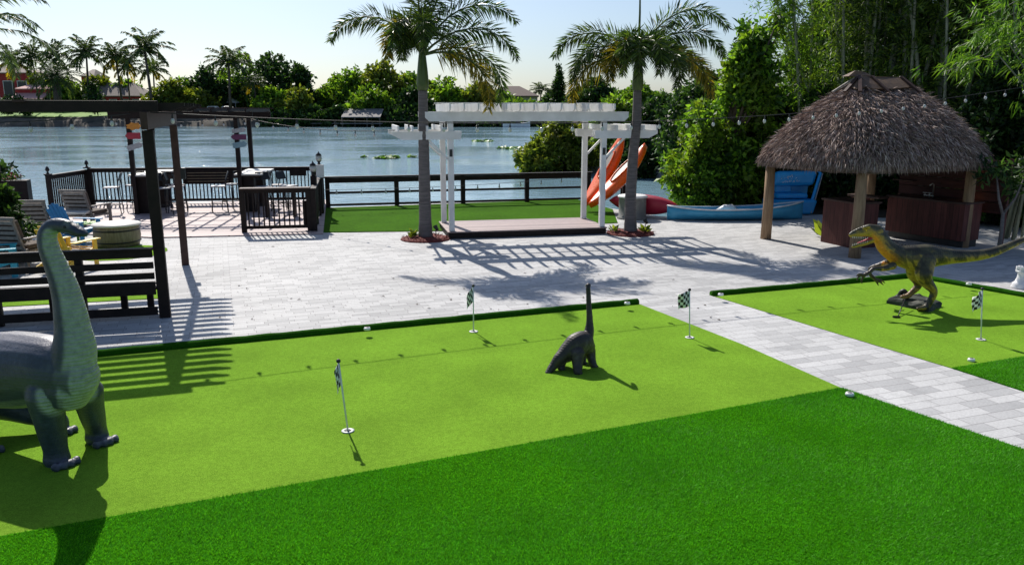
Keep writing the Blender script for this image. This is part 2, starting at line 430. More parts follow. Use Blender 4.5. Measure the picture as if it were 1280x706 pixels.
M['leafC'] = leaf_mat('yellow green leaves', (0.07, 0.12, 0.015), (0.19, 0.26, 0.03), 0.4, (0.20, 0.17, 0.02))
M['bamboo_leaf'] = leaf_mat('bamboo leaves', (0.045, 0.095, 0.014), (0.16, 0.26, 0.034), 0.45)
M['bamboo_bright'] = leaf_mat('sunlit bamboo leaves', (0.05, 0.15, 0.012), (0.15, 0.30, 0.025), 0.4, (0.07, 0.13, 0.015))  # brighter green puts the sunlight on the arching spray into its leaf colour
M['culm'] = pm('bamboo culm', (0.30, 0.32, 0.21), (0.15, 0.16, 0.10), 3.0, 0.5, 0.2, (1, 1, 0.6))
M['pad'] = leaf_mat('lily pads', (0.06, 0.16, 0.02), (0.16, 0.34, 0.04), 0.2)
M['bulb'] = pm('frosted glass bulb', (0.58, 0.58, 0.56), (0.48, 0.48, 0.46), 20, 0.12, 0)
# ================================================================ SETTING
WZ = -0.6
def sheet(name, poly, z, mat, label=None):
    mb = MB(); mb.poly([(p[0], p[1], z) for p in poly])
    o = mb.build(name, mat); tag(o, label, kind='structure'); return o
def slab(name, poly, z0, z1, mat, label=None):
    mb = MB(); mb.prism([(p[0], p[1]) for p in poly], z0, z1)
    o = mb.build(name, mat); tag(o, label, kind='structure'); return o

# lake
m, nt, b = new_mat('lake water')
b.inputs['Base Color'].default_value = (0.20, 0.33, 0.40, 1); b.inputs['Roughness'].default_value = 0.08
b.inputs['IOR'].default_value = 1.33; b.inputs['Specular IOR Level'].default_value = 0.6
v = mapping(nt, 'Object', (0.55, 1.0, 1.0))
n1 = N(nt, 'ShaderNodeTexNoise', Scale=2.2, Detail=5.0, Roughness=0.6, Distortion=0.4); nt.links.new(v, n1.inputs[0])
n2 = N(nt, 'ShaderNodeTexNoise', Scale=0.075, Detail=5.0, Roughness=0.65); nt.links.new(v, n2.inputs[0])
mr = nt.nodes.new('ShaderNodeMapRange'); mr.inputs[1].default_value = 0.44; mr.inputs[2].default_value = 0.60; mr.inputs[3].default_value = 0.10; mr.inputs[4].default_value = 1.0
nt.links.new(n2.outputs[0], mr.inputs[0])
bp = bump(nt, b, n1.outputs[0], 0.4, 0.12); nt.links.new(mr.outputs[0], bp.inputs['Strength'])
M['water'] = m
mb = MB(); mb.poly([(-600, 15, WZ), (600, 15, WZ), (600, 260, WZ), (-600, 260, WZ)])
tag(mb.build('lake', M['water']), 'calm pale blue lake rippling beyond the railing', kind='structure')

# near land with paver patio on top
shore = [(-60, 20.5), (-14.2, 24.2), (-6.0, 24.9), (2.1, 27.5), (2.9, 25.0), (4.3, 22.75), (6.2, 23.0), (7.6, 26.5), (9.2, 33), (8.5, 42), (4.5, 48.5), (3.2, 60), (6, 100), (14, 190), (300, 190), (300, -40), (-60, -40)]
slab('patio', shore, -1.2, 0.0, M['paver'], 'pale grey and white paver patio')
M['soil'] = pm('leaf litter soil', (0.07, 0.05, 0.03), (0.025, 0.02, 0.012), 8, 0.95, 0.8)
sheet('soil', [(4.6, 23.1), (6.0, 23.25), (7.5, 26.5), (9.0, 33), (8.3, 42), (4.6, 48.2), (3.5, 60), (6.3, 100), (14.3, 189), (290, 189), (290, 20), (16.5, 20.0), (12.2, 21.6), (9.0, 23.2)], 0.004, M['soil'])

C0, C1 = g(125, 447), g(800, 381)
cd = (C1 - C0).normalized()
Cl = C0 - cd * 6.0
PA, PB, PC = g(1052, 486), g(1280, 563), None
PC = PB + (PB - PA).normalized() * 4.0
FL = g(0, 672); fd = (FL - PA).normalized(); FLL = PA + fd * 14.0
PM = g(930, 432)
slab('putting_green', [Cl, FLL, PA, PM, C1], -0.05, 0.012, M['green'], 'bright lime putting turf')
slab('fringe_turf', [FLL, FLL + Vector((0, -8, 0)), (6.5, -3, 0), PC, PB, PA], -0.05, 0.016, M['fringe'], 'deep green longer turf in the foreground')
D0, D1, D2 = g(893, 371), g(1142, 348), g(1280, 372.5)
D3 = D2 + (D2 - D1).normalized() * 5
E0 = g(1190, 461); E1 = g(1280, 447); 
_r, _s, _q = E1 - E0, D2 - D1, D1 - E0
_k = (_q.x * _s.y - _q.y * _s.x) / (_r.x * _s.y - _r.y * _s.x)
E1 = E0 + _r * (_k * 0.995)                   # where the turf joint meets the right curb
D3 = D1 + (D2 - D1) * ((E1 - D1).dot(D2 - D1) / (D2 - D1).length_squared)
E2 = g(1280, 490); E2b = E2 + (E2 - E0).normalized() * 2.5
slab('putting_green', [D0, E0, E1, D3, D1], -0.05, 0.012, M['green'], 'bright lime putting turf beside the path')
slab('fringe_turf', [E0, E2, E2b, E1 + (D2 - D1).normalized() * 3, E1], -0.05, 0.016, M['fringe'], 'deep green longer turf beside the path')

sheet('path', [C1, PM, PA, PB, PC, E2b, E2, E0, D0, D0 + (C1 - D0) * 0.02], 0.004, M['paver_path'], 'pale paver path between the greens')
# grass pile standing on the longer turf
def blades(name, poly, n, h, w, mat, seed):
    rg = np.random.default_rng(seed)
    P = np.array([(p[0], p[1]) for p in poly]); lo = P.min(0); hi = P.max(0)
    q = lo + rg.random((n * 3, 2)) * (hi - lo)
    ins = np.zeros(len(q), bool); j = len(P) - 1
    for i in range(len(P)):
        a, c = P[i], P[j]
        cond = (a[1] > q[:, 1]) != (c[1] > q[:, 1])
        xs = (c[0] - a[0]) * (q[:, 1] - a[1]) / (c[1] - a[1] + 1e-12) + a[0]
        ins ^= cond & (q[:, 0] < xs); j = i
    q = q[ins][:n]; k = len(q)
    base = np.column_stack([q, np.full(k, 0.014)])
    ang = rg.random(k) * 6.283
    # pile leans in soft swirls
    sw = np.sin(q[:, 0] * 2.1 + 1.3 * np.sin(q[:, 1] * 1.7)) + np.cos(q[:, 1] * 2.6 + q[:, 0])
    lean = np.column_stack([np.cos(sw), np.sin(sw)]) * 0.35 + rg.normal(size=(k, 2)) * 0.45
    hh = h * (0.65 + 0.6 * rg.random(k))
    side = np.column_stack([np.cos(ang), np.sin(ang), np.zeros(k)]) * w / 2
    tip = base + np.column_stack([lean * hh[:, None], hh])
    V = np.stack([base - side, base + side, tip], 1).reshape(-1, 3)
    o = link_mesh(np_mesh(name, V, np.arange(3 * k).reshape(k, 3)), name, mat)
    return tag(o, kind='stuff')
M['blade'] = leaf_mat('turf blades', (0.055, 0.235, 0.008), (0.10, 0.40, 0.012), 0.33, (0.04, 0.21, 0.004), 0.6, 0.2)
near = [PA, FL, FL + fd * 0.4, Vector((-3.0, 4.4, 0)), Vector((3.3, 4.4, 0)), PB + (PB - PA).normalized() * 0.8, PB]
blades('grass', near, 340000, 0.019, 0.0055, M['blade'], 3)
blades('grass', [E0, E2, E2 + Vector((0.8, 0.3, 0)), E0 + (E1 - E0).normalized() * 1.4], 24000, 0.019, 0.007, M['blade'], 5)

def curb(a, b, label):
    a = Vector(a); b = Vector(b)
    mb = MB(); L = (b - a).length; d = (b - a).normalized(); nrm = Vector((-d.y, d.x, 0))
    prof = [(-0.062, -0.02), (-0.062, 0.045), (-0.045, 0.07), (-0.016, 0.082), (0.016, 0.082), (0.045, 0.07), (0.062, 0.045), (0.062, -0.02)]
    n = max(8, int(L / 0.15)); V = []; F = []
    for i in range(n + 1):
        p = a + d * L * i / n; wob = 0.004 * math.sin(i * 1.7) + random.uniform(-0.003, 0.003)
        for (s, z) in prof: V.append(p + nrm * (s + wob) + Vector((0, 0, z * (1 + wob * 6))))
    k = len(prof)
    for i in range(n):
        for j in range(k - 1): F.append((i * k + j, (i + 1) * k + j, (i + 1) * k + j + 1, i * k + j + 1))
    F.append(tuple(range(k))); F.append(tuple(range(n * k + k - 1, n * k - 1, -1)))
    mb.add(V, F, True)
    o = mb.build('turf_curb', M['curbturf'], origin=a); tag(o, label, 'curb', 'turf covered curbs round the putting greens')
nr = Vector((-cd.y, cd.x, 0)) * 0.08
curb(Cl + nr, C1 + nr, 'long dark green turf covered curb behind the main putting green')
dd = (D1 - D0).normalized(); nr2 = Vector((-dd.y, dd.x, 0)) * 0.08
curb(D0 + nr2, D1 + nr2 + dd * 0.05, 'short turf covered curb left of the raptor statue')
de = (D3 - D1).normalized(); nr3 = Vector((-de.y, de.x, 0)) * 0.08
curb(D1 + nr3 + de * 0.12, D3 + nr3 + de * 3, 'turf covered curb running right behind the checkered flag by the raptor')

# waterside lawn, furniture turf
slab('lawn', [g(401, 291), g(560, 289), g(772, 279), (3.1, 24.3), (2.2, 27.1), (-6.0, 24.6)], -0.05, 0.02, M['lawn'], 'strip of green lawn behind the arbor')
slab('lawn', [(-9.5, 11.6), (-5.75, 12.55), (-6.0, 13.5), (-9.5, 12.8)], -0.05, 0.012, M['green'], 'lime turf patch behind the dark bench')
cx, cy = g(150, 316)[:2]
slab('lawn', [(cx + 0.95 * math.cos(a * 0.3142), cy + 0.95 * math.sin(a * 0.3142)) for a in range(20)], -0.05, 0.010, M['green'], 'round turf patch under the barrel table')

# deck over the water (planks along the site's long side)
dk = [g(192, 298), g(404, 293), (-6.3, 26.9), (-13.9, 25.9), (-13.75, 23.0), (-10.5, 19.3)]
mb = MB(); mb.prism([(p[0], p[1]) for p in dk], -0.25, 0.03)
o = mb.build('deck', M['deckwood'], origin=(-9, 20, 0)); tag(o, 'sun bleached plank deck by the lake', kind='structure')

# far bank, lawn and land to the horizon
M['bank'] = pm('rocky bank', (0.16, 0.13, 0.10), (0.04, 0.04, 0.03), 0.35, 0.95, 0.5)
M['farlawn'] = pm('far lawn', (0.16, 0.30, 0.03), (0.09, 0.20, 0.02), 0.2, 0.9, 0.0)
mb = MB()
xs = list(range(-320, 321, 8)); rows = [(178, -1.0), (180.5, 0.5), (184, 1.55)]
for i, x in enumerate(xs):
    for (y, z) in rows: mb.v.append((x, y + random.uniform(-1.2, 1.2), z + random.uniform(-0.15, 0.15)))
k = 3
for i in range(len(xs) - 1):
    for j in range(2):
        mb.f.append([i * k + j, (i + 1) * k + j, (i + 1) * k + j + 1, i * k + j + 1]); mb.sm.append(True); mb.mi.append(0)
tag(mb.build('far_bank', M['bank']), 'rocky far bank of the lake', kind='structure')
mb = MB(); mb.add([(-320, 183.5, 1.45), (320, 183.5, 1.45), (320, 205, 2.75), (-320, 205, 2.75), (320, 2600, 2.9), (-320, 2600, 2.9), (1800, 2600, 2.9), (-1800, 2600, 2.9), (-1500, 205, 2.75), (1500, 205, 2.75)],
       [(0, 1, 2, 3), (3, 2, 4, 5), (2, 9, 6, 4), (8, 3, 5, 7)])
tag(mb.build('far_lawn', M['farlawn']), 'sunny lawn across the lake', kind='structure')

# ================================================================ PALMS
def frond_np(L, rise, droop, nst, per, ll, lw, rg, plume=True, start=0.14, curl=0.0, petiole=0.0):
    """one frond in the local XZ plane growing along +X: returns rachis points and leaflet mesh"""
    pts = [Vector((0, 0, 0))]; ang = rise; n = 24
    for i in range(n):
        t = (i + 1) / n
        ang_i = rise - droop * t ** 1.5
        pts.append(pts[-1] + Vector((math.cos(ang_i), curl * t, math.sin(ang_i))) * L / n)
    P = []; D = []; LL = []
    for i in range(nst):
        t = start + (1 - start) * (i + 0.5) / nst
        f = t * n; a = min(n - 1, int(f)); p = pts[a].lerp(pts[a + 1], f - a); tan = (pts[a + 1] - pts[a]).normalized()
        side = Vector((0, 1, 0)); up = side.cross(tan) * -1
        prof = (0.35 + 0.65 * math.sin(math.pi * min(1, (0.12 + t * 0.95)) ** 0.9)) if plume else (0.45 + 0.55 * math.sin(math.pi * (0.1 + 0.85 * t)))
        for q in range(per):
            if plume: th = 2 * math.pi * (q / per) + rg.normal() * 0.35
            else: th = (0.18 if q % 2 else math.pi - 0.18) + rg.normal() * 0.15
            rad = side * math.cos(th) + up * math.sin(th)
            dv = (rad * (0.80 if plume else 0.85) + tan * (0.55 if plume else 0.5) + Vector((0, 0, -0.14 if plume else -0.32))).normalized()
            P.append(p); D.append(dv); LL.append(ll * prof * rg.uniform(0.75, 1.15))
    P = np.array(P); D = np.array(D); LL = np.array(LL)
    V, Q = leaves_np(P, D, LL, lw, rg, 0.12, sag=0.18 if plume else 0.3)
    return pts, V, Q

def rot_pts(V, az): 
    c, s = math.cos(az), math.sin(az)
    V = np.array(V); return np.column_stack([V[:, 0] * c - V[:, 1] * s, V[:, 0] * s + V[:, 1] * c, V[:, 2]])

def foxtail(base, trunk_pts, r0, fronds, label, spear=None, seed=1):
    rg = np.random.default_rng(seed)
    t = thing('palm_tree', label, 'palm tree', base, 0, 'foxtail palms beside the white arbor')
    tp = [Vector(p) for p in trunk_pts]
    mb = MB(); n = 40; P = []; Rr = []
    for i in range(n + 1):
        f = i / n * (len(tp) - 1); a = min(len(tp) - 2, int(f)); p = tp[a].lerp(tp[a + 1], f - a)
        P.append(p); k = i / n
        Rr.append(r0 * (1.25 - 0.55 * min(1, k * 8) * 0.35 - 0.35 * k) * (1 + 0.035 * (i % 2)))
    mb.tube(P, Rr, 14); mb.build('trunk', M['trunk'], t, True)
    top = tp[-1]; d = (tp[-1] - tp[-2]).normalized(); ctr = top + d * 0.75
    mb = MB(); mb.tube([top - d * 0.02, top + d * 0.12, top + d * 0.4, ctr, ctr + d * 0.15], [r0 * 0.88, r0 * 1.0, r0 * 0.86, r0 * 0.6, r0 * 0.35], 14)
    mb.build('crownshaft', M['shaft'], t, True)
    for (az, rise, droop, L, yel) in fronds:
        pts, V, Q = frond_np(L, R(rise), R(droop), 58, 5, 0.52, 0.034, rg)
        az_ = R(az)
        V = rot_pts(V, az_) + np.array(ctr); pp = rot_pts([tuple(p) for p in pts], az_) + np.array(ctr)
        fr = link_mesh(np_mesh('frond', V, Q), 'frond', M['foxyellow'] if yel else M['foxtail'], t, True)
        if yel: fr['label'] = 'yellowing drooping frond'
        mb = MB(); mb.tube([tuple(p) for p in pp[::3]], [0.032 - 0.026 * i / 8 for i in range(9)], 6)
        mb.build('rachis', M['shaft'], fr, True)
    if spear:
        mb = MB(); mb.tube([ctr, ctr + Vector((0.0, 0, 1.0)), ctr + Vector((-0.03, 0, spear))], [0.035, 0.026, 0.008], 6)
        mb.build('spear_leaf', M['shaft'], t, True)
    return t
p1 = g(532, 299); q1 = at(530, 200, p1.y); q2 = at(528.5, 112, p1.y)
foxtail(p1, [p1, q1, q2], 0.142, [
    (173, 58, 118, 2.65, 0), (262, 84, 40, 2.6, 0), (250, 70, 165, 2.1, 0), (80, 82, 50, 2.6, 0), (8, 66, 112, 2.75, 0), (352, 44, 112, 2.6, 0),
    (10, 24, 135, 2.7, 0), (335, 12, 115, 2.5, 1), (238, 62, 165, 1.8, 1), (278, 66, 160, 2.2, 0), (30, 80, 60, 2.8, 0), (255, 55, 150, 1.7, 0)],
    'tall smooth grey palm at the left end of the white arbor', seed=11)
p2 = g(788, 292); q = [at(788, 250, p2.y), at(791, 200, p2.y + 0.05), at(796, 150, p2.y + 0.1), at(797, 112, p2.y + 0.1)]
foxtail(p2, [p2] + q, 0.138, [
    (6, 66, 118, 2.8, 0), (352, 46, 112, 2.4, 0), (18, 24, 105, 2.3, 0), (335, 14, 100, 2.3, 1), (168, 46, 108, 2.4, 0), (192, 30, 118, 2.1, 0),
    (184, 8, 100, 2.2, 1), (262, 40, 150, 1.9, 0), (95, 40, 125, 2.1, 0), (305, 28, 140, 2.0, 0), (225, 30, 140, 1.6, 1), (285, 45, 160, 1.9, 0), (245, 55, 160, 1.7, 0)],
    'slightly leaning palm in front of the orange kayaks', spear=2.3, seed=23)

def ring_bed(c, label, seed):
    rg = np.random.default_rng(seed)
    t = thing('mulch_bed', label, 'mulch bed', c, 0, 'mulch rings round the palms')
    mb = MB(); mb.lathe((0, 0, 0), [(0.60, 0.0), (0.58, 0.03), (0.45, 0.06), (0.1, 0.08)], 28); mb.build('mulch', M['mulch'], t)
    P = np.column_stack([rg.normal(size=(900, 2)) * 0.27, np.full(900, 0.055)]); r = np.hypot(P[:, 0], P[:, 1]); P = P[r < 0.6]
    D = rg.normal(size=(len(P), 3)); D[:, 2] = abs(D[:, 2]) * 0.3; D /= np.linalg.norm(D, axis=1)[:, None]
    V, Q = leaves_np(P, D, 0.06, 0.022, rg); ch = link_mesh(np_mesh('chips', V, Q), 'chips', M['mulch'], t); ch['kind'] = 'stuff'
ring_bed(p1 + Vector((0, 0.02, 0)), 'ring of red mulch round the left palm', 1)
ring_bed(p2 + Vector((0, 0.02, 0)), 'ring of red mulch round the right palm', 2)
def small_plant(c, label, n, L, seed):
    rg = np.random.default_rng(seed)
    a = rg.random(n) * 6.283; D = np.column_stack([np.cos(a), np.sin(a), 0.5 + rg.random(n) * 1.2]); D /= np.linalg.norm(D, axis=1)[:, None]
    V, Q = leaves_np(rg.normal(size=(n, 3)) * 0.03 + np.array([0, 0, 0.05]), D, L, L * 0.4, rg, 0.1, 0.1)
    o = link_mesh(np_mesh('bedding_plant', V, Q), 'bedding_plant', M['leafC']); o.location = c
    tag(o, label, 'plant', 'small plants in the mulch')
small_plant(p1 + Vector((-0.28, -0.1, 0.03)), 'leafy yellow green plant left of the left palm trunk', 26, 0.19, 4)
small_plant(p2 + Vector((-0.4, -0.05, 0.02)), 'tiny sprout left of the right palm trunk', 12, 0.2, 5)
small_plant(p2 + Vector((0.32, -0.1, 0.02)), 'small sprig right of the right palm trunk', 14, 0.24, 6)
def spotlight(c, label):
    t = thing('garden_spotlight', label, 'spotlight', c, 0, 'garden spotlights aimed at the palms')
    mb = MB(); mb.tube([(0, 0, 0), (0, 0, 0.2)], 0.012, 6); mb.build('stake', M['black'], t)
    mb = MB(); mb.tube([(0.05, -0.03, 0.2), (0.0, 0, 0.26), (-0.02, 0.01, 0.30)], [0.03, 0.045, 0.055], 10); mb.build('lamp_head', M['black'], t)
spotlight(p1 + Vector((0.26, -0.12, 0.04)), 'black spotlight on a stake right of the left palm')
spotlight(p2 + Vector((0.38, 0.1, 0.04)), 'black spotlight on a stake right of the right palm')

# ================================================================ BROAD TREES AND SHRUBS
def tree(name, label, cat, base, lobes, per, leaf, mat, trunk=None, group=None, seed=1, clump=0.35, k=14, down=0.25, wr=0.5, hollow=0.45):
    rg = np.random.default_rng(seed)
    t = thing(name, label, cat, base, 0, group)
    if trunk:
        mb = MB()
        h, r, lean = trunk
        mb.tube([(0, 0, -0.1), (lean * 0.3, 0, h * 0.35), (lean * 0.7, 0, h * 0.7), (lean, 0, h)], [r * 1.25, r, r * 0.8, r * 0.5], 9)
        for l in lobes[:(22 if len(lobes) > 60 else 7)]:
            a = Vector((lean * 0.6, 0, h * 0.62)); e = Vector(l[:3])
            mb.tube([a, a.lerp(e, 0.5) + Vector((0, 0, -0.1 * h * 0.3)), e], [r * 0.5, r * 0.32, r * 0.12], 6)
        mb.build('trunk', M['bark'], t)
    V, Q = crown_np(lobes, per, leaf, rg, clump, k, hollow, wr, down)
    link_mesh(np_mesh('crown', V, Q), 'crown', mat, t)
    return t

def lobes_for(w, h, z0, n, rg, depth=None, rmin=0.28, rmax=0.45):
    L = []
    d = depth or w
    for i in range(n):
        a = rg.random() * 6.283; q = math.sqrt(rg.random()) * 0.62; zz = rg.random()
        q = (0.25 + 0.75 * rg.random() ** 0.5); bulge = math.sin(math.pi * min(1.0, 0.22 + 0.80 * zz)) ** 0.7 * rg.uniform(0.75, 1.12)
        r = rg.uniform(rmin, rmax); rr_ = min(w, h - z0) / 2 * r
        L.append((math.cos(a) * q * (w / 2 - rr_ * 0.6) * bulge, math.sin(a) * q * (d / 2 - rr_ * 0.6) * bulge, z0 + (h - z0) * (0.06 + 0.90 * zz) - rr_ * 0.3, rr_ * rg.uniform(0.9, 1.4), rr_ * rg.uniform(0.9, 1.4), rr_ * rg.uniform(0.6, 0.95)))
    return L
# ---------------------------------------------------------------- far shore
rgf = np.random.default_rng(99)
GF = 2.7
def coconut(seed, h, nf, L, drop_yel=False):
    rg = np.random.default_rng(seed)
    t = thing('coconut_palm', 'coconut palm', 'palm tree', (0, 0, 0), 0, 'coconut palms across the lake')
    mb = MB(); lean = rg.normal() * 0.5
    mb.tube([(0, 0, 0), (lean * 0.2, 0, h * 0.3), (lean * 0.6, 0, h * 0.7), (lean, 0, h)], [0.32, 0.22, 0.19, 0.16], 8); mb.build('trunk', M['bark'], t)
    VS = []; QS = []; off = 0; VY = []; QY = []; offy = 0
    for i in range(nf):
        az = i * 2.399 + rg.normal() * 0.2; rise = 86 - 105 * (i / nf) + rg.normal() * 6
        pts, V, Q = frond_np(L * rg.uniform(0.85, 1.1), R(rise), R(55 + 25 * rg.random()), 34, 2, 1.1, 0.20, rg, plume=False, start=0.1)
        V = rot_pts(V, az) + np.array((lean, 0, h))
        if rise < 5 and drop_yel: VY.append(V); QY.append(Q + offy); offy += len(V)
        else: VS.append(V); QS.append(Q + off); off += len(V)
    link_mesh(np_mesh('crown', np.concatenate(VS), np.concatenate(QS)), 'crown', M['coco'], t)
    if VY:
        y = link_mesh(np_mesh('old_fronds', np.concatenate(VY), np.concatenate(QY)), 'old_fronds', M['cocoyel'], t); y['label'] = 'golden old fronds'
    return t
protoA = coconut(5, 10, 22, 4.6); protoB = coconut(6, 10, 24, 4.6, True)
specs = [  # px, crown centre y, Y, proto, frond size, label
    (12, 78, 192, 1, 0.9, 'far coconut palm with gold old fronds at the left edge of the photo'),
    (42, 73, 196, 0, 0.8, 'far coconut palm before the red house, second from the left edge'),
    (68, 72, 192, 0, 0.85, 'dark crowned coconut palm just left of the bushy date palm'),
    (105, 68, 190, 0, 1.1, 'coconut palm with dark spiky crown above the grey tiled roof'),
    (147, 73, 194, 1, 1.0, 'coconut palm with golden skirt of old fronds left of the tallest palm'),
    (158, 85, 199, 1, 0.8, 'shorter coconut palm with yellow fronds close beside the tallest palm'),
    (184, 63, 186, 0, 1.3, 'tallest coconut palm across the lake with slim straight trunk'),
    (190, 88, 198, 1, 0.85, 'small coconut palm tucked right behind the tallest palm'),
    (284, 78, 188, 0, 1.25, 'dark coconut palm in front of the big round trees'),
    (320, 105, 186, 1, 0.8, 'low light green palm before the dark round trees'),
    (676, 112, 215, 0, 0.75, 'dark little palm beside the brown roofed house'),
]
for i, (px, cy, Y, pv, s, lab) in enumerate(specs):
    src = (protoA, protoB)[pv]
    first = (pv == 0 and px == 42) or (pv == 1 and px == 12)
    o = src if first else copy_tree(src)
    p = at(px, cy, Y); sc = (p.z - GF) / 10.0
    o.location = (p.x, Y, GF - 0.1); o.rotation_euler = (0, 0, i * 1.1); o['label'] = lab
    s *= 1.12; o.scale = (s, s, max(0.3, sc))

def far_tree(px, ty, Y, wpx, label, mat, seed, n=9, zb=None, per=330, leaf=0.95, name='broad_tree', cat='tree', group='trees across the lake'):
    rg = np.random.default_rng(seed); k = ppm(Y)
    base = at(px, 139, Y); z0 = GF - 0.2 if zb is None else zb
    top = at(px, ty, Y).z
    h = top - z0; w = wpx / k
    return tree(name, label, cat, (base.x, Y, z0), lobes_for(w, h, h * 0.02, n * 4, rg, rmin=0.24, rmax=0.40), int(per * 1.25), leaf, mat, (h * 0.5, 0.3, 0.2), group, seed, clump=0.6, k=11, hollow=0.5, wr=0.6)
far_tree(215, 103, 190, 60, 'yellow green bushy tree right of the tallest coconut palm', M['leafC'], 31)
far_tree(234, 98, 200, 46, 'small green tree with feathery top left of the white tent', M['leafA'], 32)
far_tree(262, 82, 196, 50, 'dark round tree left of the dark coconut palm', M['leafB'], 33)
far_tree(305, 66, 204, 70, 'wide light green tree behind the dark coconut palm', M['leafA'], 34)
far_tree(345, 63, 198, 92, 'largest dark domed tree across the lake', M['leafB'], 35, 12, per=460)
far_tree(378, 84, 192, 36, 'dark tree at the right shoulder of the largest dome', M['leafB'], 36)
far_tree(340, 112, 185, 70, 'low green tree at the water below the largest dome', M['leafA'], 37, zb=0.6)
far_tree(372, 110, 183, 48, 'bright bushy shrub below the maroon roof', M['leafC'], 38, zb=-0.2)
far_tree(428, 96, 205, 60, 'pale rounded tree far back right of the maroon roof', M['leafA'], 39)
far_tree(446, 84, 196, 76, 'tall mixed green tree behind the boathouse', M['leafA'], 40, 11)
far_tree(480, 78, 192, 70, 'yellow tinged tree behind the left arbor palm', M['leafC'], 41, 11)
far_tree(465, 108, 184, 86, 'bright bushy tree above the boathouse', M['leafA'], 42, zb=0.2)
far_tree(515, 112, 183, 60, 'dark shoreline tree behind the left palm trunk', M['leafB'], 43, zb=-0.4)
far_tree(555, 100, 188, 66, 'green tree just right of the left palm trunk', M['leafA'], 44, zb=0.0)
far_tree(600, 106, 190, 66, 'mixed green tree left of the brown roofed house', M['leafC'], 45, zb=0.0)
far_tree(690, 117, 225, 40, 'low trees far right of the brown roofed house', M['leafB'], 46)
far_tree(745, 98, 205, 56, 'dark tall tree behind the right arbor palm', M['leafB'], 47, 10)
far_tree(722, 112, 210, 40, 'bluish tree left of the dark tall tree', M['leafB'], 48)
far_tree(800, 108, 190, 80, 'green tree behind the right palm fronds', M['leafA'], 49, 10)
far_tree(860, 112, 180, 90, 'green tree far behind the main lakeside tree', M['leafA'], 50, 10)
for i, (px, ty, w, lab) in enumerate([(352, 138, 40, 'dark bush on the bank right of the far pergola'), (392, 136, 46, 'dark bush at the waterline under the maroon roof'), (424, 134, 40, 'dark waterline bush left of the boathouse'), (496, 134, 50, 'dark bush at the waterline right of the boathouse'), (545, 138, 44, 'dark waterline bush behind the left palm trunk'), (585, 140, 50, 'dark waterline bush behind the arbor roof'), (632, 142, 50, 'dark waterline bush below the brown roofed house')]):
    far_tree(px, ty, 178.5, w, lab, M['leafB'], 60 + i, 7, -0.8, 200, 0.8, 'waterline_bush', 'bush', 'dark bushes along the far waterline')
for px, ty, Y, w, mt, lab, sd__ in [(288, 92, 207, 70, 'leafB', 'dark filler tree between dark round tree and largest dome', 141), (400, 116, 195, 40, 'leafA', 'low green tree just left of the maroon roof', 142), (412, 110, 200, 40, 'leafB', 'dark tree right behind the maroon roof', 143),
        (510, 92, 196, 64, 'leafA', 'tall tree directly behind the left palm trunk', 144), (535, 104, 199, 60, 'leafC', 'yellow green tree right behind the arbor left end', 145), (575, 112, 196, 56, 'leafB', 'dark tree above the dark dock', 146), (628, 118, 195, 40, 'leafA', 'green tree at the left corner of the beige house', 147), (650, 128, 188, 60, 'leafA', 'low hedge tree in front of the beige house', 148), (245, 112, 190, 50, 'leafC', 'low yellow green tree left of the white tent', 149), (126, 96, 209, 46, 'leafC', 'yellow green tree behind the grey tiled roof, left one', 150), (160, 100, 210, 40, 'leafA', 'green tree behind the right end of the grey tiled roof', 151), (84, 100, 206, 40, 'leafA', 'green tree just behind the bushy date palm', 152), (52, 96, 208, 34, 'leafC', 'yellow green tree between the red house and its low wing', 153)]:
    far_tree(px, ty, Y, w, lab, M[mt], sd__)
for i, (px, ty, w) in enumerate([(345, 143, 44), (372, 141, 40), (408, 140, 40), (440, 146, 46), (470, 142, 50), (520, 139, 50), (565, 143, 46), (610, 144, 50), (655, 146, 50), (690, 146, 50)]):
    far_tree(px, ty, 178.0, w, ('waterline bush below the light edge of the largest dome', 'waterline bush between the bank corner and the dock', 'waterline bush right behind the low grey dock', 'low bush in front of the boathouse posts', 'bush at the right end of the boathouse', 'waterline bush just left of the left palm trunk', 'waterline bush under the left arbor beam end', 'waterline bush under the middle of the arbor beam', 'waterline bush beside the moored motorboat', 'rightmost waterline bush before the mangrove')[i], M['leafB'], 160 + i, 6, -0.9, 170, 0.8, 'waterline_bush', 'bush', 'dark bushes along the far waterline')
for i, (px, ty, w, lab) in enumerate([(20, 120, 40, 'round shrub under the red house porch'), (118, 106, 22, 'conical dark shrub before the grey tiled roof'), (200, 126, 44, 'low shrubs left of the parked white car')]):
    far_tree(px, ty, 187, w, lab, M['leafB'], 80 + i, 6, None, 160, 0.6, 'garden_shrub', 'shrub', 'shrubs on the far lawn')
# bushy date palm
rg = np.random.default_rng(77)
pb = at(74, 139, 186)
t = thing('date_palm', 'bushy date palm with long arching fronds before the red house', 'palm tree', (pb.x, 186, GF - 0.2))
hc = at(74, 98, 186).z - GF
mb = MB(); mb.tube([(0, 0, 0), (0, 0, hc * 0.5), (0, 0, hc)], [0.9, 0.8, 0.9], 10); mb.build('trunk', M['bark'], t)
VS = []; QS = []; off = 0
for i in range(60):
    pts, V, Q = frond_np(6.6 * rg.uniform(0.85, 1.1), R(80 - 105 * i / 60), R(60 + 20 * rg.random()), 40, 2, 0.9, 0.14, rg, plume=False, start=0.08)
    V = rot_pts(V, i * 2.399) + np.array((0, 0, hc)); VS.append(V); QS.append(Q + off); off += len(V)
link_mesh(np_mesh('crown', np.concatenate(VS), np.concatenate(QS)), 'crown', M['coco'], t)
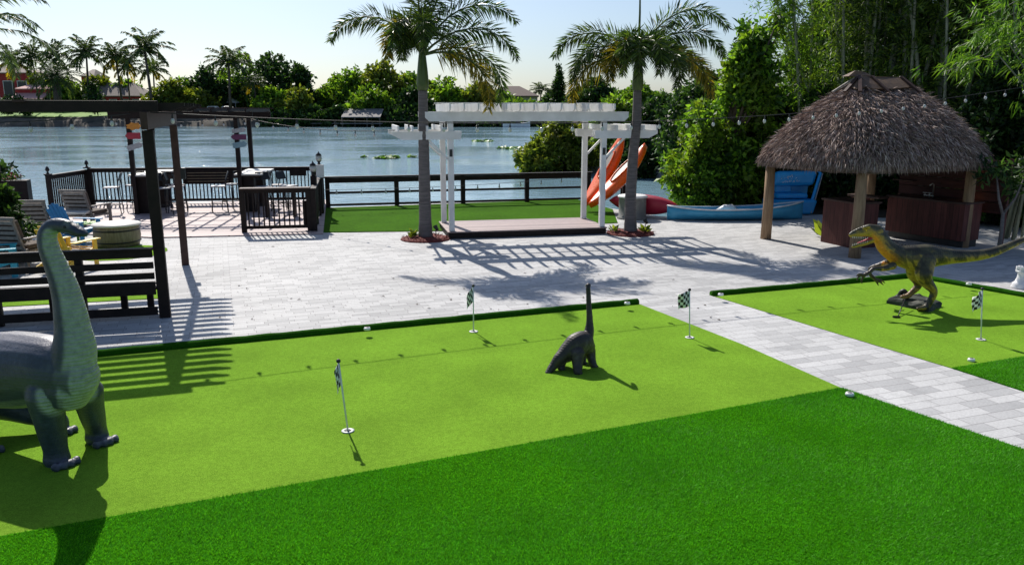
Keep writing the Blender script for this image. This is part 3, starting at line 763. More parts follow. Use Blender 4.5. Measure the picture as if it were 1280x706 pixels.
# norfolk pine
pn = at(698, 139, 220); hp = at(698, 82, 220).z - GF
t = thing('norfolk_pine', 'slender dark conifer spire left of the right palm fronds', 'tree', (pn.x, 220, GF - 0.2))
mb = MB(); mb.tube([(0, 0, 0), (0, 0, hp)], [0.35, 0.06], 8); mb.build('trunk', M['bark'], t)
VV, QQ = crown_np([(0, 0, z, 0.4 + 2.3 * (1 - z / hp), 0.4 + 2.3 * (1 - z / hp), 0.35) for z in np.linspace(2.2, hp - 0.3, 15)], 420, 0.8, rg, 0.4, 9, 0.1, 0.4, 0.1)
link_mesh(np_mesh('crown', VV, QQ), 'crown', M['leafB'], t)

# far houses
M['redwall'] = pm('red stucco', (0.42, 0.035, 0.04), (0.34, 0.025, 0.03), 1, 0.8, 0)
M['tile'] = pm('grey brown roof tiles', (0.26, 0.21, 0.18), (0.17, 0.135, 0.115), 3, 0.8, 0.3)
M['brownroof'] = pm('brown shingles', (0.13, 0.085, 0.07), (0.09, 0.06, 0.05), 3, 0.8, 0.3)
M['maroon'] = pm('maroon roof', (0.20, 0.08, 0.07), (0.14, 0.055, 0.05), 3, 0.8, 0.3)
M['stucco'] = pm('beige stucco', (0.42, 0.37, 0.30), (0.34, 0.30, 0.25), 1, 0.85, 0)
M['pink'] = pm('pink awning', (0.62, 0.36, 0.33), (0.5, 0.28, 0.26), 2, 0.8, 0)
M['glass'] = pm('dark window glass', (0.03, 0.04, 0.05), (0.02, 0.025, 0.03), 2, 0.1, 0)
def house(px0, px1, y_eave, y_top, Y, label, wall, roof, depth=9, windows=4, base_y=140, name='lake_house', gable=False, awn=None):
    a = at(px0, y_eave, Y); b = at(px1, y_eave, Y); zt = at(px0, y_top, Y).z; w = b.x - a.x; cx = (a.x + b.x) / 2
    t = thing(name, label, 'house', (cx, Y + depth / 2, GF - 0.3)); h = a.z - GF + 0.3; hr = zt - a.z
    mb = MB(); mb.box((0, 0, h / 2), (w * 0.94, depth * 0.92, h)); mb.build('wall', wall, t)
    mb = MB(); e = w / 2; d = depth / 2 + 0.2; r = max(0.4, e - d * 0.8) if not gable else e
    mb.add([(-e, -d, h - 0.02), (e, -d, h - 0.02), (e, d, h - 0.02), (-e, d, h - 0.02), (-e, -d, h + 0.2), (e, -d, h + 0.2), (e, d, h + 0.2), (-e, d, h + 0.2), (-r, 0, h + hr), (r, 0, h + hr)],
           [(3, 2, 1, 0), (0, 1, 5, 4), (1, 2, 6, 5), (2, 3, 7, 6), (3, 0, 4, 7), (4, 5, 9, 8), (5, 6, 9), (6, 7, 8, 9), (7, 4, 8)]); mb.build('roof', roof, t)
    for i in range(windows):
        x = -w * 0.47 + w * 0.94 * (i + 0.5) / windows; ww = min(2.2, w * 0.94 / windows * 0.6); yy = -depth * 0.46
        mb = MB(); mb.box((x, yy - 0.03, h * 0.55), (ww + 0.3, 0.12, h * 0.5 + 0.3)); f = mb.build('window', M['white'], t)
        mb = MB(); mb.box((x, yy - 0.075, h * 0.55), (ww, 0.06, h * 0.5)); mb.build('pane', M['glass'], f)
    if awn:
        mb = MB(); mb.add([(-w * 0.48, -depth * 0.46, h * 0.85), (w * 0.4, -depth * 0.46, h * 0.85), (w * 0.4, -depth * 0.46 - 3, h * 0.6), (-w * 0.48, -depth * 0.46 - 3, h * 0.6),
                (-w * 0.48, -depth * 0.46, h * 0.80), (w * 0.4, -depth * 0.46, h * 0.80), (w * 0.4, -depth * 0.46 - 3, h * 0.55), (-w * 0.48, -depth * 0.46 - 3, h * 0.55)],
                [(0, 3, 2, 1), (4, 5, 6, 7), (0, 1, 5, 4), (3, 7, 6, 2), (0, 4, 7, 3), (1, 2, 6, 5)]); mb.build('awning', awn, t)
    return t
house(-40, 36, 92, 80, 212, 'two storey red house at the far left bank', M['redwall'], M['tile'], 10, 4)
house(18, 64, 112, 104, 203, 'low red wing with a pale pink awning', M['redwall'], M['pink'], 7, 4, awn=M['pink'])
house(100, 118, 96, 86, 216, 'small upper red house behind the coconut palms', M['redwall'], M['tile'], 8, 2)
house(102, 178, 121, 103, 204, 'low house with a wide grey tiled roof behind the palms', M['redwall'], M['tile'], 10, 5)
house(391, 418, 124, 104, 212, 'house with maroon roof between the round trees', M['redwall'], M['maroon'], 9, 2)
house(606, 674, 121, 107, 206, 'beige house with brown hip roof above the arbor', M['stucco'], M['brownroof'], 12, 5)
house(684, 722, 128, 119, 226, 'low house with reddish roof right of the beige house', M['stucco'], M['maroon'], 9, 3)
house(800, 870, 134, 124, 230, 'grey roofed house glimpsed behind the right palm', M['stucco'], M['tile'], 9, 4)
# white tent roof, parked cars
a = at(272, 128, 196)
t = thing('party_tent', 'white tent behind the dark coconut palm trunk', 'tent', (a.x, 200, GF - 0.2))
mb = MB(); mb.add([(-4, -3, 2.2), (4, -3, 2.2), (4, 3, 2.2), (-4, 3, 2.2), (0, 0, 4.4)], [(0, 1, 4), (1, 2, 4), (2, 3, 4), (3, 0, 4), (3, 2, 1, 0)]); mb.build('canopy', M['white'], t)
for sx in (-1, 1):
    for sy in (-1, 1):
        mb = MB(); mb.tube([(3.9 * sx, 2.9 * sy, 0), (3.9 * sx, 2.9 * sy, 2.2)], 0.08, 6); mb.build('leg', M['white'], t)
def far_car(px, Y, paint, label):
    t = thing('parked_car', label, 'car', (at(px, 139, Y).x, Y, GF - 0.35), 0, 'cars parked across the lake')
    prof = [(-2.2, 0.35), (-2.25, 0.8), (-1.9, 0.95), (-1.3, 1.0), (-0.75, 1.5), (0.9, 1.52), (1.6, 1.0), (2.15, 0.9), (2.25, 0.4)]
    mb = MB(); n = len(prof); V = [(x, -0.85, z) for x, z in prof] + [(x, 0.85, z) for x, z in prof]
    mb.add(V, [tuple(range(n)), tuple(range(2 * n - 1, n - 1, -1))] + [(i, n + i, n + (i + 1) % n, (i + 1) % n) for i in range(n)]); mb.build('body', paint, t, bevel=0.08)
    mb = MB(); mb.box((0.05, 0, 1.24), (1.5, 1.74, 0.32)); mb.build('window', M['glass'], t)
    for x in (-1.4, 1.4):
        for y in (-0.8, 0.8):
            mb = MB(); mb.tube([(x, y - 0.1, 0.33), (x, y + 0.1, 0.33)], 0.33, 14); mb.build('wheel', M['black'], t)
far_car(266, 188, M['white'], 'white car parked left on the far bank')
far_car(284, 189, M['gunwale'], 'silver car parked right of the white one')
# boathouse dock
c = at(455, 145, 177)
t = thing('boathouse', 'grey roofed boathouse on dark posts at the far waterline', 'boathouse', (c.x, 175.5, WZ))
zt = at(455, 137, 177).z - WZ; ze = at(455, 147, 177).z - WZ
M['oldwood'] = pm('old grey boards', (0.22, 0.21, 0.20), (0.13, 0.125, 0.12), 2, 0.8, 0.2, (1, 6, 1))
mb = MB(); mb.add([(-4.2, -2.5, ze), (4.2, -2.5, ze), (4.2, 2.5, zt), (-4.2, 2.5, zt), (-4.2, -2.5, ze + 0.15), (4.2, -2.5, ze + 0.15), (4.2, 2.5, zt + 0.15), (-4.2, 2.5, zt + 0.15)],
   [(3, 2, 1, 0), (4, 5, 6, 7), (0, 1, 5, 4), (1, 2, 6, 5), (2, 3, 7, 6), (3, 0, 4, 7)]); mb.build('roof', M['oldwood'], t)
for x in (-4, -1.3, 1.3, 4):
    for y in (-2.3, 2.2):
        mb = MB(); mb.tube([(x, y, -0.6), (x, y, ze if y < 0 else zt)], 0.14, 8); mb.build('post', M['bark'], t)
mb = MB(); mb.box((0, 0, 0.75), (9, 5, 0.18)); mb.build('floor', M['oldwood'], t)
c = at(415, 154, 176)
t = thing('dock', 'low grey dock left of the boathouse', 'dock', (c.x, 176, WZ))
mb = MB(); mb.box((0, 0, 0.75), (9, 2, 0.16)); mb.build('walkway', M['oldwood'], t)
for x in (-4, 0, 4):
    mb = MB(); mb.tube([(x, -0.8, -0.6), (x, -0.8, 1.0)], 0.12, 8); mb.build('post', M['bark'], t)
c = at(575, 152, 176)
t = thing('dock', 'dark dock seen below the arbor beam', 'dock', (c.x, 176, WZ))
mb = MB(); mb.box((0, 0, 0.9), (24, 2, 0.16)); mb.build('walkway', M['oldwood'], t)
for x in range(-11, 12, 4):
    mb = MB(); mb.tube([(x, -0.8, -0.6), (x, -0.8, 1.7)], 0.12, 8); mb.build('post', M['bark'], t)
c = at(645, 155, 172)
t = thing('motorboat', 'small white motorboat moored by the far bank', 'boat', (c.x, 172, WZ))
mb = MB()
secs = [(-2.8, 0.95, 0.75), (-1, 1.05, 0.8), (1, 0.95, 0.9), (2.3, 0.5, 1.05), (3.0, 0.05, 1.2)]
V = []; F = []
for (x, w, h) in secs: V += [(x, -w, h), (x, -w * 0.75, -0.1), (x, w * 0.75, -0.1), (x, w, h)]
for i in range(4):
    for j in range(3): a = i * 4 + j; F.append((a, a + 1, a + 5, a + 4))
    F.append((i * 4 + 3, i * 4, i * 4 + 4, i * 4 + 7))
F += [(3, 2, 1, 0), (16, 17, 18, 19)]
mb.add(V, F); mb.build('hull', M['white'], t)
mb = MB(); mb.box((0.4, 0, 1.1), (0.9, 1.3, 0.5)); mb.build('windscreen', M['glass'], t)
mb = MB(); mb.box((-3.0, 0, 0.7), (0.35, 0.4, 0.8)); mb.build('motor', M['black'], t)

# lily pads
def pads(px, py, wpx, n, label, seed):
    rg = np.random.default_rng(seed); c = g(px, py, WZ); k = ppm(c.y, WZ); w = wpx / k / 2
    a = rg.random(n) * 6.283; r = np.sqrt(rg.random(n)); X = np.cos(a) * r * w; Yv = np.sin(a) * r * w * 1.3
    V = []; F = []
    for i in range(n):
        s = rg.uniform(0.10, 0.22); b0 = len(V); tx, ty = rg.normal(size=2) * 0.35; zz = rg.uniform(0.01, 0.14)
        for j in range(8):
            an = j * math.pi / 4 + 0.1; V.append((X[i] + math.cos(an) * s, Yv[i] + math.sin(an) * s, max(0.008, zz + (math.cos(an) * tx + math.sin(an) * ty) * s)))
        F.append(list(range(b0, b0 + 8)))
    o = link_mesh(np_mesh('lily_pads', np.array(V), np.array(F)), 'lily_pads', M['pad']); o.location = (c.x, c.y, WZ)
    tag(o, label, 'lily pads', 'floating lily pad patches', 'stuff')
pads(483, 198, 30, 130, 'bright lily pad patch floating left of the left palm trunk', 1)
pads(455, 197, 8, 10, 'tiny lily pad patch left of the bright one', 2)
pads(604, 177, 28, 110, 'lily pad patch seen inside the arbor frame', 3)
pads(640, 186, 36, 60, 'scattered lily pads left of the mangrove bush', 4)
pads(516, 197, 12, 16, 'small lily pad patch touching the left palm trunk', 5)
pads(715, 211, 70, 240, 'low green pad fringe under the mangrove bush', 6)
pads(560, 172, 30, 24, 'few dark lily pads near the arbor post', 8)

# ---------------------------------------------------------------- near right bank
def near_tree(px, yb, Y, wpx, ty, label, mat, seed, n=12, per=900, leaf=0.16, clump=0.22, k=16, zb=0.0, name='broad_tree', cat='tree', trunk=True, depth=None, group=None, down=0.25, wr=0.5):
    rg = np.random.default_rng(seed); kk = ppm(Y); X = at(px, yb, Y).x; top = at(px, ty, Y).z; h = top - zb; w = wpx / kk
    return tree(name, label, cat, (X, Y, zb), lobes_for(w, h, 0.0, n * 5, rg, depth, 0.17, 0.32), int(per * 1.2), leaf * 1.15, mat, (h * 0.55, 0.10, 0.1) if trunk else None, group, seed, clump * 0.8, k, down, wr, 0.4)
near_tree(702, 212, 47, 110, 150, 'rounded mangrove bush standing in the lake behind the arbor', M['leafC'], 101, 11, 800, 0.24, 0.3, 14, WZ, 'mangrove_bush', 'bush')
near_tree(672, 212, 46.5, 50, 178, 'low left skirt of the mangrove standing in open water', M['leafC'], 102, 6, 260, 0.24, 0.3, 14, WZ, 'mangrove_bush', 'bush')
near_tree(765, 210, 50, 100, 125, 'tall green tree behind the kayaks across the inlet', M['leafA'], 103, 11, 800, 0.25, 0.32, 14, WZ)
near_tree(830, 212, 46, 110, 118, 'dense tree across the inlet right of the kayaks', M['leafB'], 104, 11, 800, 0.24, 0.32, 14, WZ)
near_tree(880, 215, 38, 120, 92, 'tall tree at the end of the inlet', M['leafB'], 105, 12, 800, 0.22, 0.3, 14, -0.3)
near_tree(790, 215, 44, 80, 165, 'low dark shrub at the inlet edge', M['leafB'], 106, 8, 500, 0.22, 0.3, 14, WZ, 'waterline_bush', 'bush', False)
tree('broad_tree', 'main leafy lakeside tree left of the thatched hut', 'tree', (6.55, 24.6, 0),
     [(rgf.uniform(-1.5, 1.3) * (1 - 0.10 * z_) + 0.20 * z_ - 0.25, rgf.uniform(-0.6, 0.6), z_, r_, r_, r_ * 0.75) for z_, r_ in [(1.2, .3), (1.9, .26), (2.6, .24), (3.1, .2), (3.6, .24), (4.1, .2), (4.6, .24), (5.0, .2), (5.3, .22), (5.6, .18), (5.4, .2), (4.8, .2)]] + [(l[0] * (1 - 0.085 * l[2]) + 0.20 * l[2] - 0.25, *l[1:]) for l in lobes_for(3.9, 5.4, 0.0, 78, np.random.default_rng(41), 2.2, 0.10, 0.22)] + [(1.0, 0.3, 1.0, .5, .5, .5), (-0.9, .3, 1.0, .5, .5, .5)] if True else [(-1.2, 0, 0.9, .75, .8, .6), (-0.5, -.3, 0.6, .8, .8, .6), (0.5, 0, 0.7, .9, .9, .6), (-1.35, .2, 2.0, .55, .7, .55), (-0.75, -.4, 2.6, .6, .6, .5), (0.1, -.5, 2.1, .75, .7, .6), (0.9, -.3, 1.9, .7, .7, .6), (1.3, 0, 1.2, .6, .7, .6),
      (-0.9, 0, 3.4, .5, .5, .42), (0.0, -.4, 3.4, .7, .6, .5), (0.8, -.2, 3.0, .6, .6, .5), (1.35, 0, 2.6, .5, .5, .45), (-0.1, .2, 4.3, .55, .5, .42), (0.6, 0, 4.1, .5, .5, .42), (-0.45, .1, 5.0, .38, .4, .33), (0.25, .2, 5.3, .35, .35, .3), (1.1, .2, 3.7, .5, .5, .4), (-0.75, .2, 5.55, .22, .25, .2), (-1.75, .1, 2.9, .25, .3, .25), (-1.15, 0, 4.35, .28, .3, .25)],
     1000, 0.21, M['leafA'], (3.2, 0.12, 0.1), None, 107, 0.17, 14, 0.3, 0.5, 0.35)
near_tree(874, 262, 25.9, 92, 122, 'mid height leafy tree just left of the main lakeside tree', M['leafA'], 131, 10, 560, 0.17, 0.19, 15, -0.2)
near_tree(880, 262, 24.0, 66, 160, 'low bush hanging over the water at the blue canoe', M['leafA'], 108, 8, 560, 0.14, 0.18, 16, -0.3, 'waterside_bush', 'bush')
near_tree(952, 268, 25.6, 110, 120, 'dark bush between the main tree and the hut', M['leafB'], 109, 12, 1100, 0.15, 0.2, 16, 0.0, 'dark_bush', 'bush')
near_tree(935, 100, 27.5, 60, 30, 'loose open tree top above the main leafy tree', M['leafA'], 110, 8, 240, 0.17, 0.25, 12, 1.5)
near_tree(1020, 270, 25.4, 130, 110, 'dark bush behind the blue pedal boat', M['leafB'], 111, 13, 1200, 0.15, 0.2, 16, 0.0, 'dark_bush', 'bush')
near_tree(1120, 270, 25.5, 170, 100, 'dark bush behind the thatched hut', M['leafB'], 112, 13, 1000, 0.17, 0.22, 16, 0.0, 'dark_bush', 'bush', False)
near_tree(1240, 290, 21.6, 150, 80, 'dark bush right of the hut bar', M['leafB'], 113, 14, 1200, 0.16, 0.2, 16, 0.0, 'dark_bush', 'bush', False)
near_tree(1330, 300, 19.5, 140, 60, 'dark bush at the right edge behind the raptor tail', M['leafB'], 114, 13, 1000, 0.16, 0.2, 16, 0.0, 'dark_bush', 'bush', False)

def bamboo(bx, by, culms, leafn, label, mat, seed, llen=0.22, spread=0.35, zlo=1.2, wid=0.16):
    """culms: (lean_x, lean_y, height, radius)"""
    rg = np.random.default_rng(seed)
    t = thing('bamboo_clump', label, 'bamboo', (bx, by, 0), 0, 'bamboo clumps behind the hut')
    VS = []; QS = []; off = 0
    for ci, (lx, ly, h, r) in enumerate(culms):
        ox, oy = rg.normal(size=2) * spread; P = []; Rr = []; n = 22
        for i in range(n + 1):
            f = i / n; P.append((ox + lx * f ** 1.7, oy + ly * f ** 1.7, h * f)); Rr.append(r * (1 - 0.65 * f) * (1.12 if i % 2 == 0 else 1.0))
        mb = MB(); mb.tube(P, Rr, 8); mb.build('culm', M['culm'], t)
        m = leafn // len(culms)
        f = rg.random(m) ** 0.75; f = f * (1 - zlo / h) + zlo / h
        C = np.column_stack([ox + lx * f ** 1.7, oy + ly * f ** 1.7, h * f]) + rg.normal(size=(m, 3)) * np.array([0.38, 0.38, 0.2])
        k = 9
        Pp = (C[:, None, :] + rg.normal(size=(m, k, 3)) * 0.09).reshape(-1, 3)
        tw = rg.normal(size=(m, 1, 3)) * np.array([0.8, 0.8, 0.2])
        D = (tw + rg.normal(size=(m, k, 3)) * 0.45 + np.array([0, 0, -0.55])).reshape(-1, 3); D /= np.linalg.norm(D, axis=1)[:, None]
        V, Q = leaves_np(Pp, D, llen * (0.6 + 0.7 * rg.random(len(Pp))), llen * wid, rg, 0.15, 0.12); VS.append(V); QS.append(Q + off); off += len(V)
    link_mesh(np_mesh('foliage', np.concatenate(VS), np.concatenate(QS)), 'foliage', mat, t)
    return t
def cul(n, seed, lx, ly, h, r):
    rg = np.random.default_rng(seed)
    return [(lx + rg.normal() * 0.7, ly + rg.normal() * 0.5, h * rg.uniform(0.85, 1.15), r * rg.uniform(0.8, 1.2)) for _ in range(n)]
bamboo(9.3, 25.6, [(-3.2, 0.2, 8.5, 0.05), (-2.2, 0.4, 9.0, 0.05), (-1.7, -0.2, 9.5, 0.055), (-1.0, 0.3, 9, 0.05), (-0.4, 0.2, 9.5, 0.055), (-1.4, 0.5, 8.8, 0.045)], 900, 'bamboo clump fanning out to the left over the lakeside tree', M['leafA'], 201)
bamboo(10.6, 25.8, cul(9, 202, -0.4, 0.2, 9.5, 0.06), 1100, 'upright bamboo clump behind the hut ridge', M['bamboo_leaf'], 202, 0.24, 0.5)
bamboo(12.2, 24.4, cul(8, 203, 0.0, 0.2, 9.5, 0.075), 1000, 'bamboo clump behind the right roof slope', M['bamboo_leaf'], 203, 0.24, 0.5)
bamboo(13.6, 23.4, cul(8, 204, 0.2, 0.1, 9.5, 0.085), 1000, 'thick caned bamboo clump right of the hut', M['bamboo_leaf'], 204, 0.24, 0.5)
bamboo(14.8, 21.8, cul(7, 205, 0.5, 0.0, 9.0, 0.06), 1300, 'bamboo clump at the right edge of the photo', M['bamboo_leaf'], 205, 0.24, 0.5)
bamboo(11.6, 27.4, cul(9, 206, 0.0, 0.3, 10.0, 0.05), 2200, 'leafiest bamboo clump deepest behind the hut', M['leafB'], 206, 0.26, 0.8, 0.6)
bamboo(15.2, 26.0, cul(9, 207, 0.0, 0.3, 10.0, 0.05), 2200, 'dark bamboo clump deep in the right corner', M['leafB'], 207, 0.26, 0.8, 0.6)
bamboo(13.4, 28.5, cul(8, 208, 0.0, 0.3, 10.0, 0.05), 2200, 'rearmost bamboo clump closing off the view', M['leafB'], 208, 0.28, 1.0, 0.4)
for px, Y, w, ty, lab, sd__ in [(1020, 31, 110, -20, 'tall dark tree deep behind the bamboo, left one', 121), (1095, 32, 130, -70, 'tall dark tree deep behind the hut ridge', 122), (1180, 31, 130, -70, 'tall dark tree deep behind the right roof slope', 123), (1265, 29, 130, -70, 'tall dark tree deep in the right corner', 124), (1340, 27, 120, -70, 'tall dark tree at the right edge of the photo', 125)]:
    near_tree(px, 270, Y, w, ty, lab, M['leafB'], sd__, 12, 1300, 0.26, 0.3, 14, 0.0, group='tall dark trees behind the bamboo')
# bright arching spray of bamboo nearer the camera
rg = np.random.default_rng(300)
bs = at(1262, 320, 18.6)
t = thing('bamboo_clump', 'bright green bamboo spray arching over the right roof slope', 'bamboo', (11.6, 18.7, 0), 0, 'bamboo clumps behind the hut')
VS = []; QS = []; off = 0
for (tx, ty_, zb) in [(1175, 92, 0), (1190, 62, 0), (1215, 42, 0), (1235, 20, 0), (1255, 60, 0), (1270, 5, 0), (1205, 80, 0), (1240, 45, 0)]:
    e = at(tx, ty_, 18.6 + rg.normal() * 0.5) - Vector((11.6, 18.7, 0))
    P = [Vector((0.4 + rg.normal() * 0.2, rg.normal() * 0.2, 0)), Vector((0.7, 0.1, e.z * 0.7 + 0.4)), e.lerp(Vector((0.7, 0.1, e.z + 0.3)), 0.5) + Vector((0, 0, 0.3)), e]
    mb = MB(); mb.tube([tuple(p) for p in P], [0.03, 0.024, 0.014, 0.006], 6); mb.build('culm', M['culm'], t)
    m = 22; f = rg.random(m)
    C = np.array([tuple(P[2].lerp(P[3], x) if x > 0.35 else P[1].lerp(P[2], x / 0.35)) for x in f]) + rg.normal(size=(m, 3)) * np.array([0.22, 0.25, 0.14])
    k = 9; Pp = (C[:, None, :] + rg.normal(size=(m, k, 3)) * 0.05).reshape(-1, 3)
    D = (rg.normal(size=(m, 1, 3)) * 0.4 + rg.normal(size=(m, k, 3)) * 0.4 + np.array([-0.45, -0.1, -0.5])).reshape(-1, 3); D /= np.linalg.norm(D, axis=1)[:, None]
    V, Q = leaves_np(Pp, D, 0.27 * (0.6 + 0.7 * rg.random(len(Pp))), 0.034, rg, 0.15, 0.12); VS.append(V); QS.append(Q + off); off += len(V)
link_mesh(np_mesh('foliage', np.concatenate(VS), np.concatenate(QS)), 'foliage', M['bamboo_bright'], t)
# bare little tree at the right edge
b0 = g(1248, 318)
t = thing('sapling', 'thin forked sapling right of the hut bar', 'tree', b0)
mb = MB()
mb.tube([(0, 0, 0), (0.0, 0, 0.5), (-0.02, 0, 0.9)], [0.05, 0.04, 0.035], 8); mb.tube([(-0.02, 0, 0.85), (-0.15, 0, 1.2), (-0.2, 0.1, 1.7)], [0.03, 0.025, 0.012], 6); mb.tube([(-0.02, 0, 0.85), (0.2, 0, 1.2), (0.35, 0, 1.7)], [0.03, 0.022, 0.01], 6)
mb.build('trunk', M['trunk'], t)
V, Q = crown_np([(-0.2, 0.1, 1.75, 0.3, 0.3, 0.25), (0.35, 0, 1.75, 0.35, 0.3, 0.3), (0.4, 0.1, 1.35, 0.25, 0.25, 0.2)], 36, 0.2, rg, 0.15, 10, 0.3, 0.35)
link_mesh(np_mesh('crown', V, Q), 'crown', M['leafB'], t)

# left edge: hedge, tall palm whose crown is above the frame
near_tree(0, 300, 15.6, 84, 232, 'dense dark green round hedge bush at the left edge', M['leafB'], 120, 8, 700, 0.10, 0.12, 18, 0.0, 'hedge_bush', 'bush', True)
pl = g(4, 262)
t = thing('coconut_palm', 'near palm trunk at the left edge with frond tips hanging into the sky', 'palm tree', (pl.x, pl.y, 0))
mb = MB(); mb.tube([(0, 0, -0.5), (-0.1, 0, 2), (-0.3, 0, 5.2)], [0.17, 0.13, 0.11], 10); mb.build('trunk', M['bark'], t)
for i in range(12):
    pts, V, Q = frond_np(2.6, R(60 - 5 * i), R(85), 40, 2, 0.42, 0.045, rg, plume=False)
    V = rot_pts(V, i * 2.4 + 0.3) + np.array((-0.3, 0, 5.2)); pp = rot_pts([tuple(p) for p in pts], i * 2.4 + 0.3) + np.array((-0.3, 0, 5.2))
    fr = link_mesh(np_mesh('frond', V, Q), 'frond', M['coco'], t)
    mb = MB(); mb.tube([tuple(p) for p in pp[::4]], 0.014, 5); mb.build('rachis', M['shaft'], fr)
# ================================================================ WHITE ARBOR
aL, aR = g(561, 299), g(757.5, 292.6)
ay = math.atan2(aR.y - aL.y, aR.x - aL.x); AW = (aR - aL).length
t = thing('garden_arbor', 'white slatted wedding arbor standing on the low plank platform', 'arbor', aL, ay)
AD = 1.75
px_ = (0.09, AW - 0.09); py_ = (0.10, AD - 0.10)
tp = thing('platform', 'low plank platform with dark skirt under the white arbor', 'platform', aL, ay)
mb = MB(); mb.prism([(0, 0), (AW, 0), (AW, AD + 0.1), (0, AD + 0.1)], 0.02, 0.145); mb.build('skirt', M['darkwood'], tp)
mb = MB(); mb.prism([(-0.02, -0.02), (AW + 0.02, -0.02), (AW + 0.02, AD + 0.12), (-0.02, AD + 0.12)], 0.147, 0.175); mb.build('deck_top', M['plat'], tp, bevel=0.005)
for x in px_:
    for y in py_:
        mb = MB(); mb.box((x, y, 1.455), (0.13, 0.13, 2.55)); mb.build('post', M['white'], t, bevel=0.008)
zb = 2.85
for y in (0.02, 0.18, AD - 0.18, AD - 0.02):
    mb = MB(); e = 0.50
    prof = [(-e, zb + 0.11), (AW + e, zb + 0.11), (AW + e, zb - 0.02), (AW + e - 0.10, zb - 0.11), (-e + 0.10, zb - 0.11), (-e, zb - 0.02)]
    n = len(prof); V = [(x, y - 0.019, z) for x, z in prof] + [(x, y + 0.019, z) for x, z in prof]
    mb.add(V, [tuple(range(n)), tuple(range(2 * n - 1, n - 1, -1))] + [(i, n + i, n + (i + 1) % n, (i + 1) % n) for i in range(n)])
    mb.build('beam', M['white'], t, bevel=0.004)
nr_ = 13
for i in range(nr_):
    x = 0.02 + (AW - 0.04) * i / (nr_ - 1)
    mb = MB(); y0, y1 = -0.48, AD + 0.48; zt = zb + 0.113
    prof = [(y0, zt + 0.18), (y1, zt + 0.18), (y1, zt + 0.06), (y1 - 0.12, zt), (y0 + 0.12, zt), (y0, zt + 0.06)]
    n = len(prof); V = [(x - 0.019, y, z) for y, z in prof] + [(x + 0.019, y, z) for y, z in prof]
    mb.add(V, [tuple(range(n - 1, -1, -1)), tuple(range(n, 2 * n))] + [(i2, (i2 + 1) % n, n + (i2 + 1) % n, n + i2) for i2 in range(n)])
    mb.build('rafter', M['white'], t, bevel=0.004)
for y in (AD * 0.33, AD * 0.68):
    mb = MB(); mb.box((AW / 2, y, zb + 0.113 + 0.197), (AW + 0.3, 0.05, 0.028)); mb.build('batten', M['white'], t)
for sgn, x0 in ((-1, px_[0]), (1, px_[1])):           # side wings with their own rafters and braces
    for y in (0.02, 0.18, AD - 0.18, AD - 0.02):
        xa, xb = x0 - sgn * 0.25, x0 + sgn * 1.35
        lo, hi = min(xa, xb), max(xa, xb); c0 = 0.22 if sgn < 0 else 0.02; c1 = 0.22 if sgn > 0 else 0.02
        prof = [(lo, 2.52), (hi, 2.52), (hi, 2.44), (hi - c1, 2.33), (lo + c0, 2.33), (lo, 2.44)]
        n = 6; V = [(x, y - 0.019, z) for x, z in prof] + [(x, y + 0.019, z) for x, z in prof]
        mb = MB(); mb.add(V, [tuple(range(n)), tuple(range(2 * n - 1, n - 1, -1))] + [(i, n + i, n + (i + 1) % n, (i + 1) % n) for i in range(n)])
        mb.build('wing_beam', M['white'], t, bevel=0.004)
    for q in (0.22, 0.56, 0.9, 1.22):
        mb = MB(); mb.box((x0 + sgn * q, AD / 2, 2.585), (0.038, AD + 0.5, 0.125)); mb.build('wing_rafter', M['white'], t, bevel=0.004)
    for y in py_:
        mb = MB(); mb.bar((x0 + sgn * 0.07, y, 1.88), (x0 + sgn * 0.55, y, 2.36), 0.05, 0.05); mb.build('brace', M['white'], t)
for x in px_:
    mb = MB(); mb.box((x, py_[0] - 0.068, 2.02), (0.07, 0.012, 0.17)); p_ = mb.build('sconce', M['black'], t)

# ================================================================ NEAR PERGOLA (dark) AND SLATTED BENCH
PN, PF = g(207, 396), g(232, 331)
pdv = (PF - PN); plen = pdv.length; pdv.normalize()
pe = Vector((-pdv.y, pdv.x, 0))            # pointing left
pyaw = math.atan2(-pe.y, -pe.x)
t = thing('pergola', 'large dark timber pergola over the seating area, near left', 'pergola', PN, pyaw)
# local: x to the right (negative = towards the left), y away from the camera
PLW = 4.6
for x in (0, -PLW):
    for y in (0, plen):
        mb = MB(); w = 0.15 if y == 0 else 0.13
        mb.box((x, y, 1.36), (w, w, 2.72)); mb.build('post', M['darkwood'] if y == 0 else M['brownwood'], t, bevel=0.008)
for x in (0, -PLW):
    mb = MB(); mb.box((x, plen / 2, 2.855), (0.09, plen + 0.7, 0.24)); mb.build('side_beam', M['brownwood'], t, bevel=0.005)
for y in (-0.17, plen + 0.17):
    mb = MB(); mb.box((-PLW / 2, y, 3.05), (PLW + 0.35, 0.045, 0.15)); mb.build('beam', M['darkwood'], t, bevel=0.005)
ns = 17
for i in range(ns):
    y = -0.02 + (plen + 0.04) * i / (ns - 1)
    mb = MB(); e = 0.55 + random.uniform(-0.05, 0.04)
    prof = [(-PLW - 0.5, 3.10), (e, 3.10), (e, 3.06), (e - 0.18, 2.98), (-PLW - 0.5, 2.98)]
    n = 5; V = [(x, y - 0.02, z) for x, z in prof] + [(x, y + 0.02, z) for x, z in prof]
    mb.add(V, [tuple(range(n)), tuple(range(2 * n - 1, n - 1, -1))] + [(k, n + k, n + (k + 1) % n, (k + 1) % n) for k in range(n)])
    mb.build('rafter', M['darkwood'], t)
for x in (-1.5, -3.0):
    mb = MB(); mb.box((x, plen / 2, 3.118), (0.14, plen + 0.5, 0.03)); mb.build('roof_batten', M['brownwood'], t)
mb = MB(); mb.bar((0.0, 0.1, 2.30), (0.0, 0.62, 2.74), 0.06, 0.09); mb.build('brace', M['darkwood'], t)
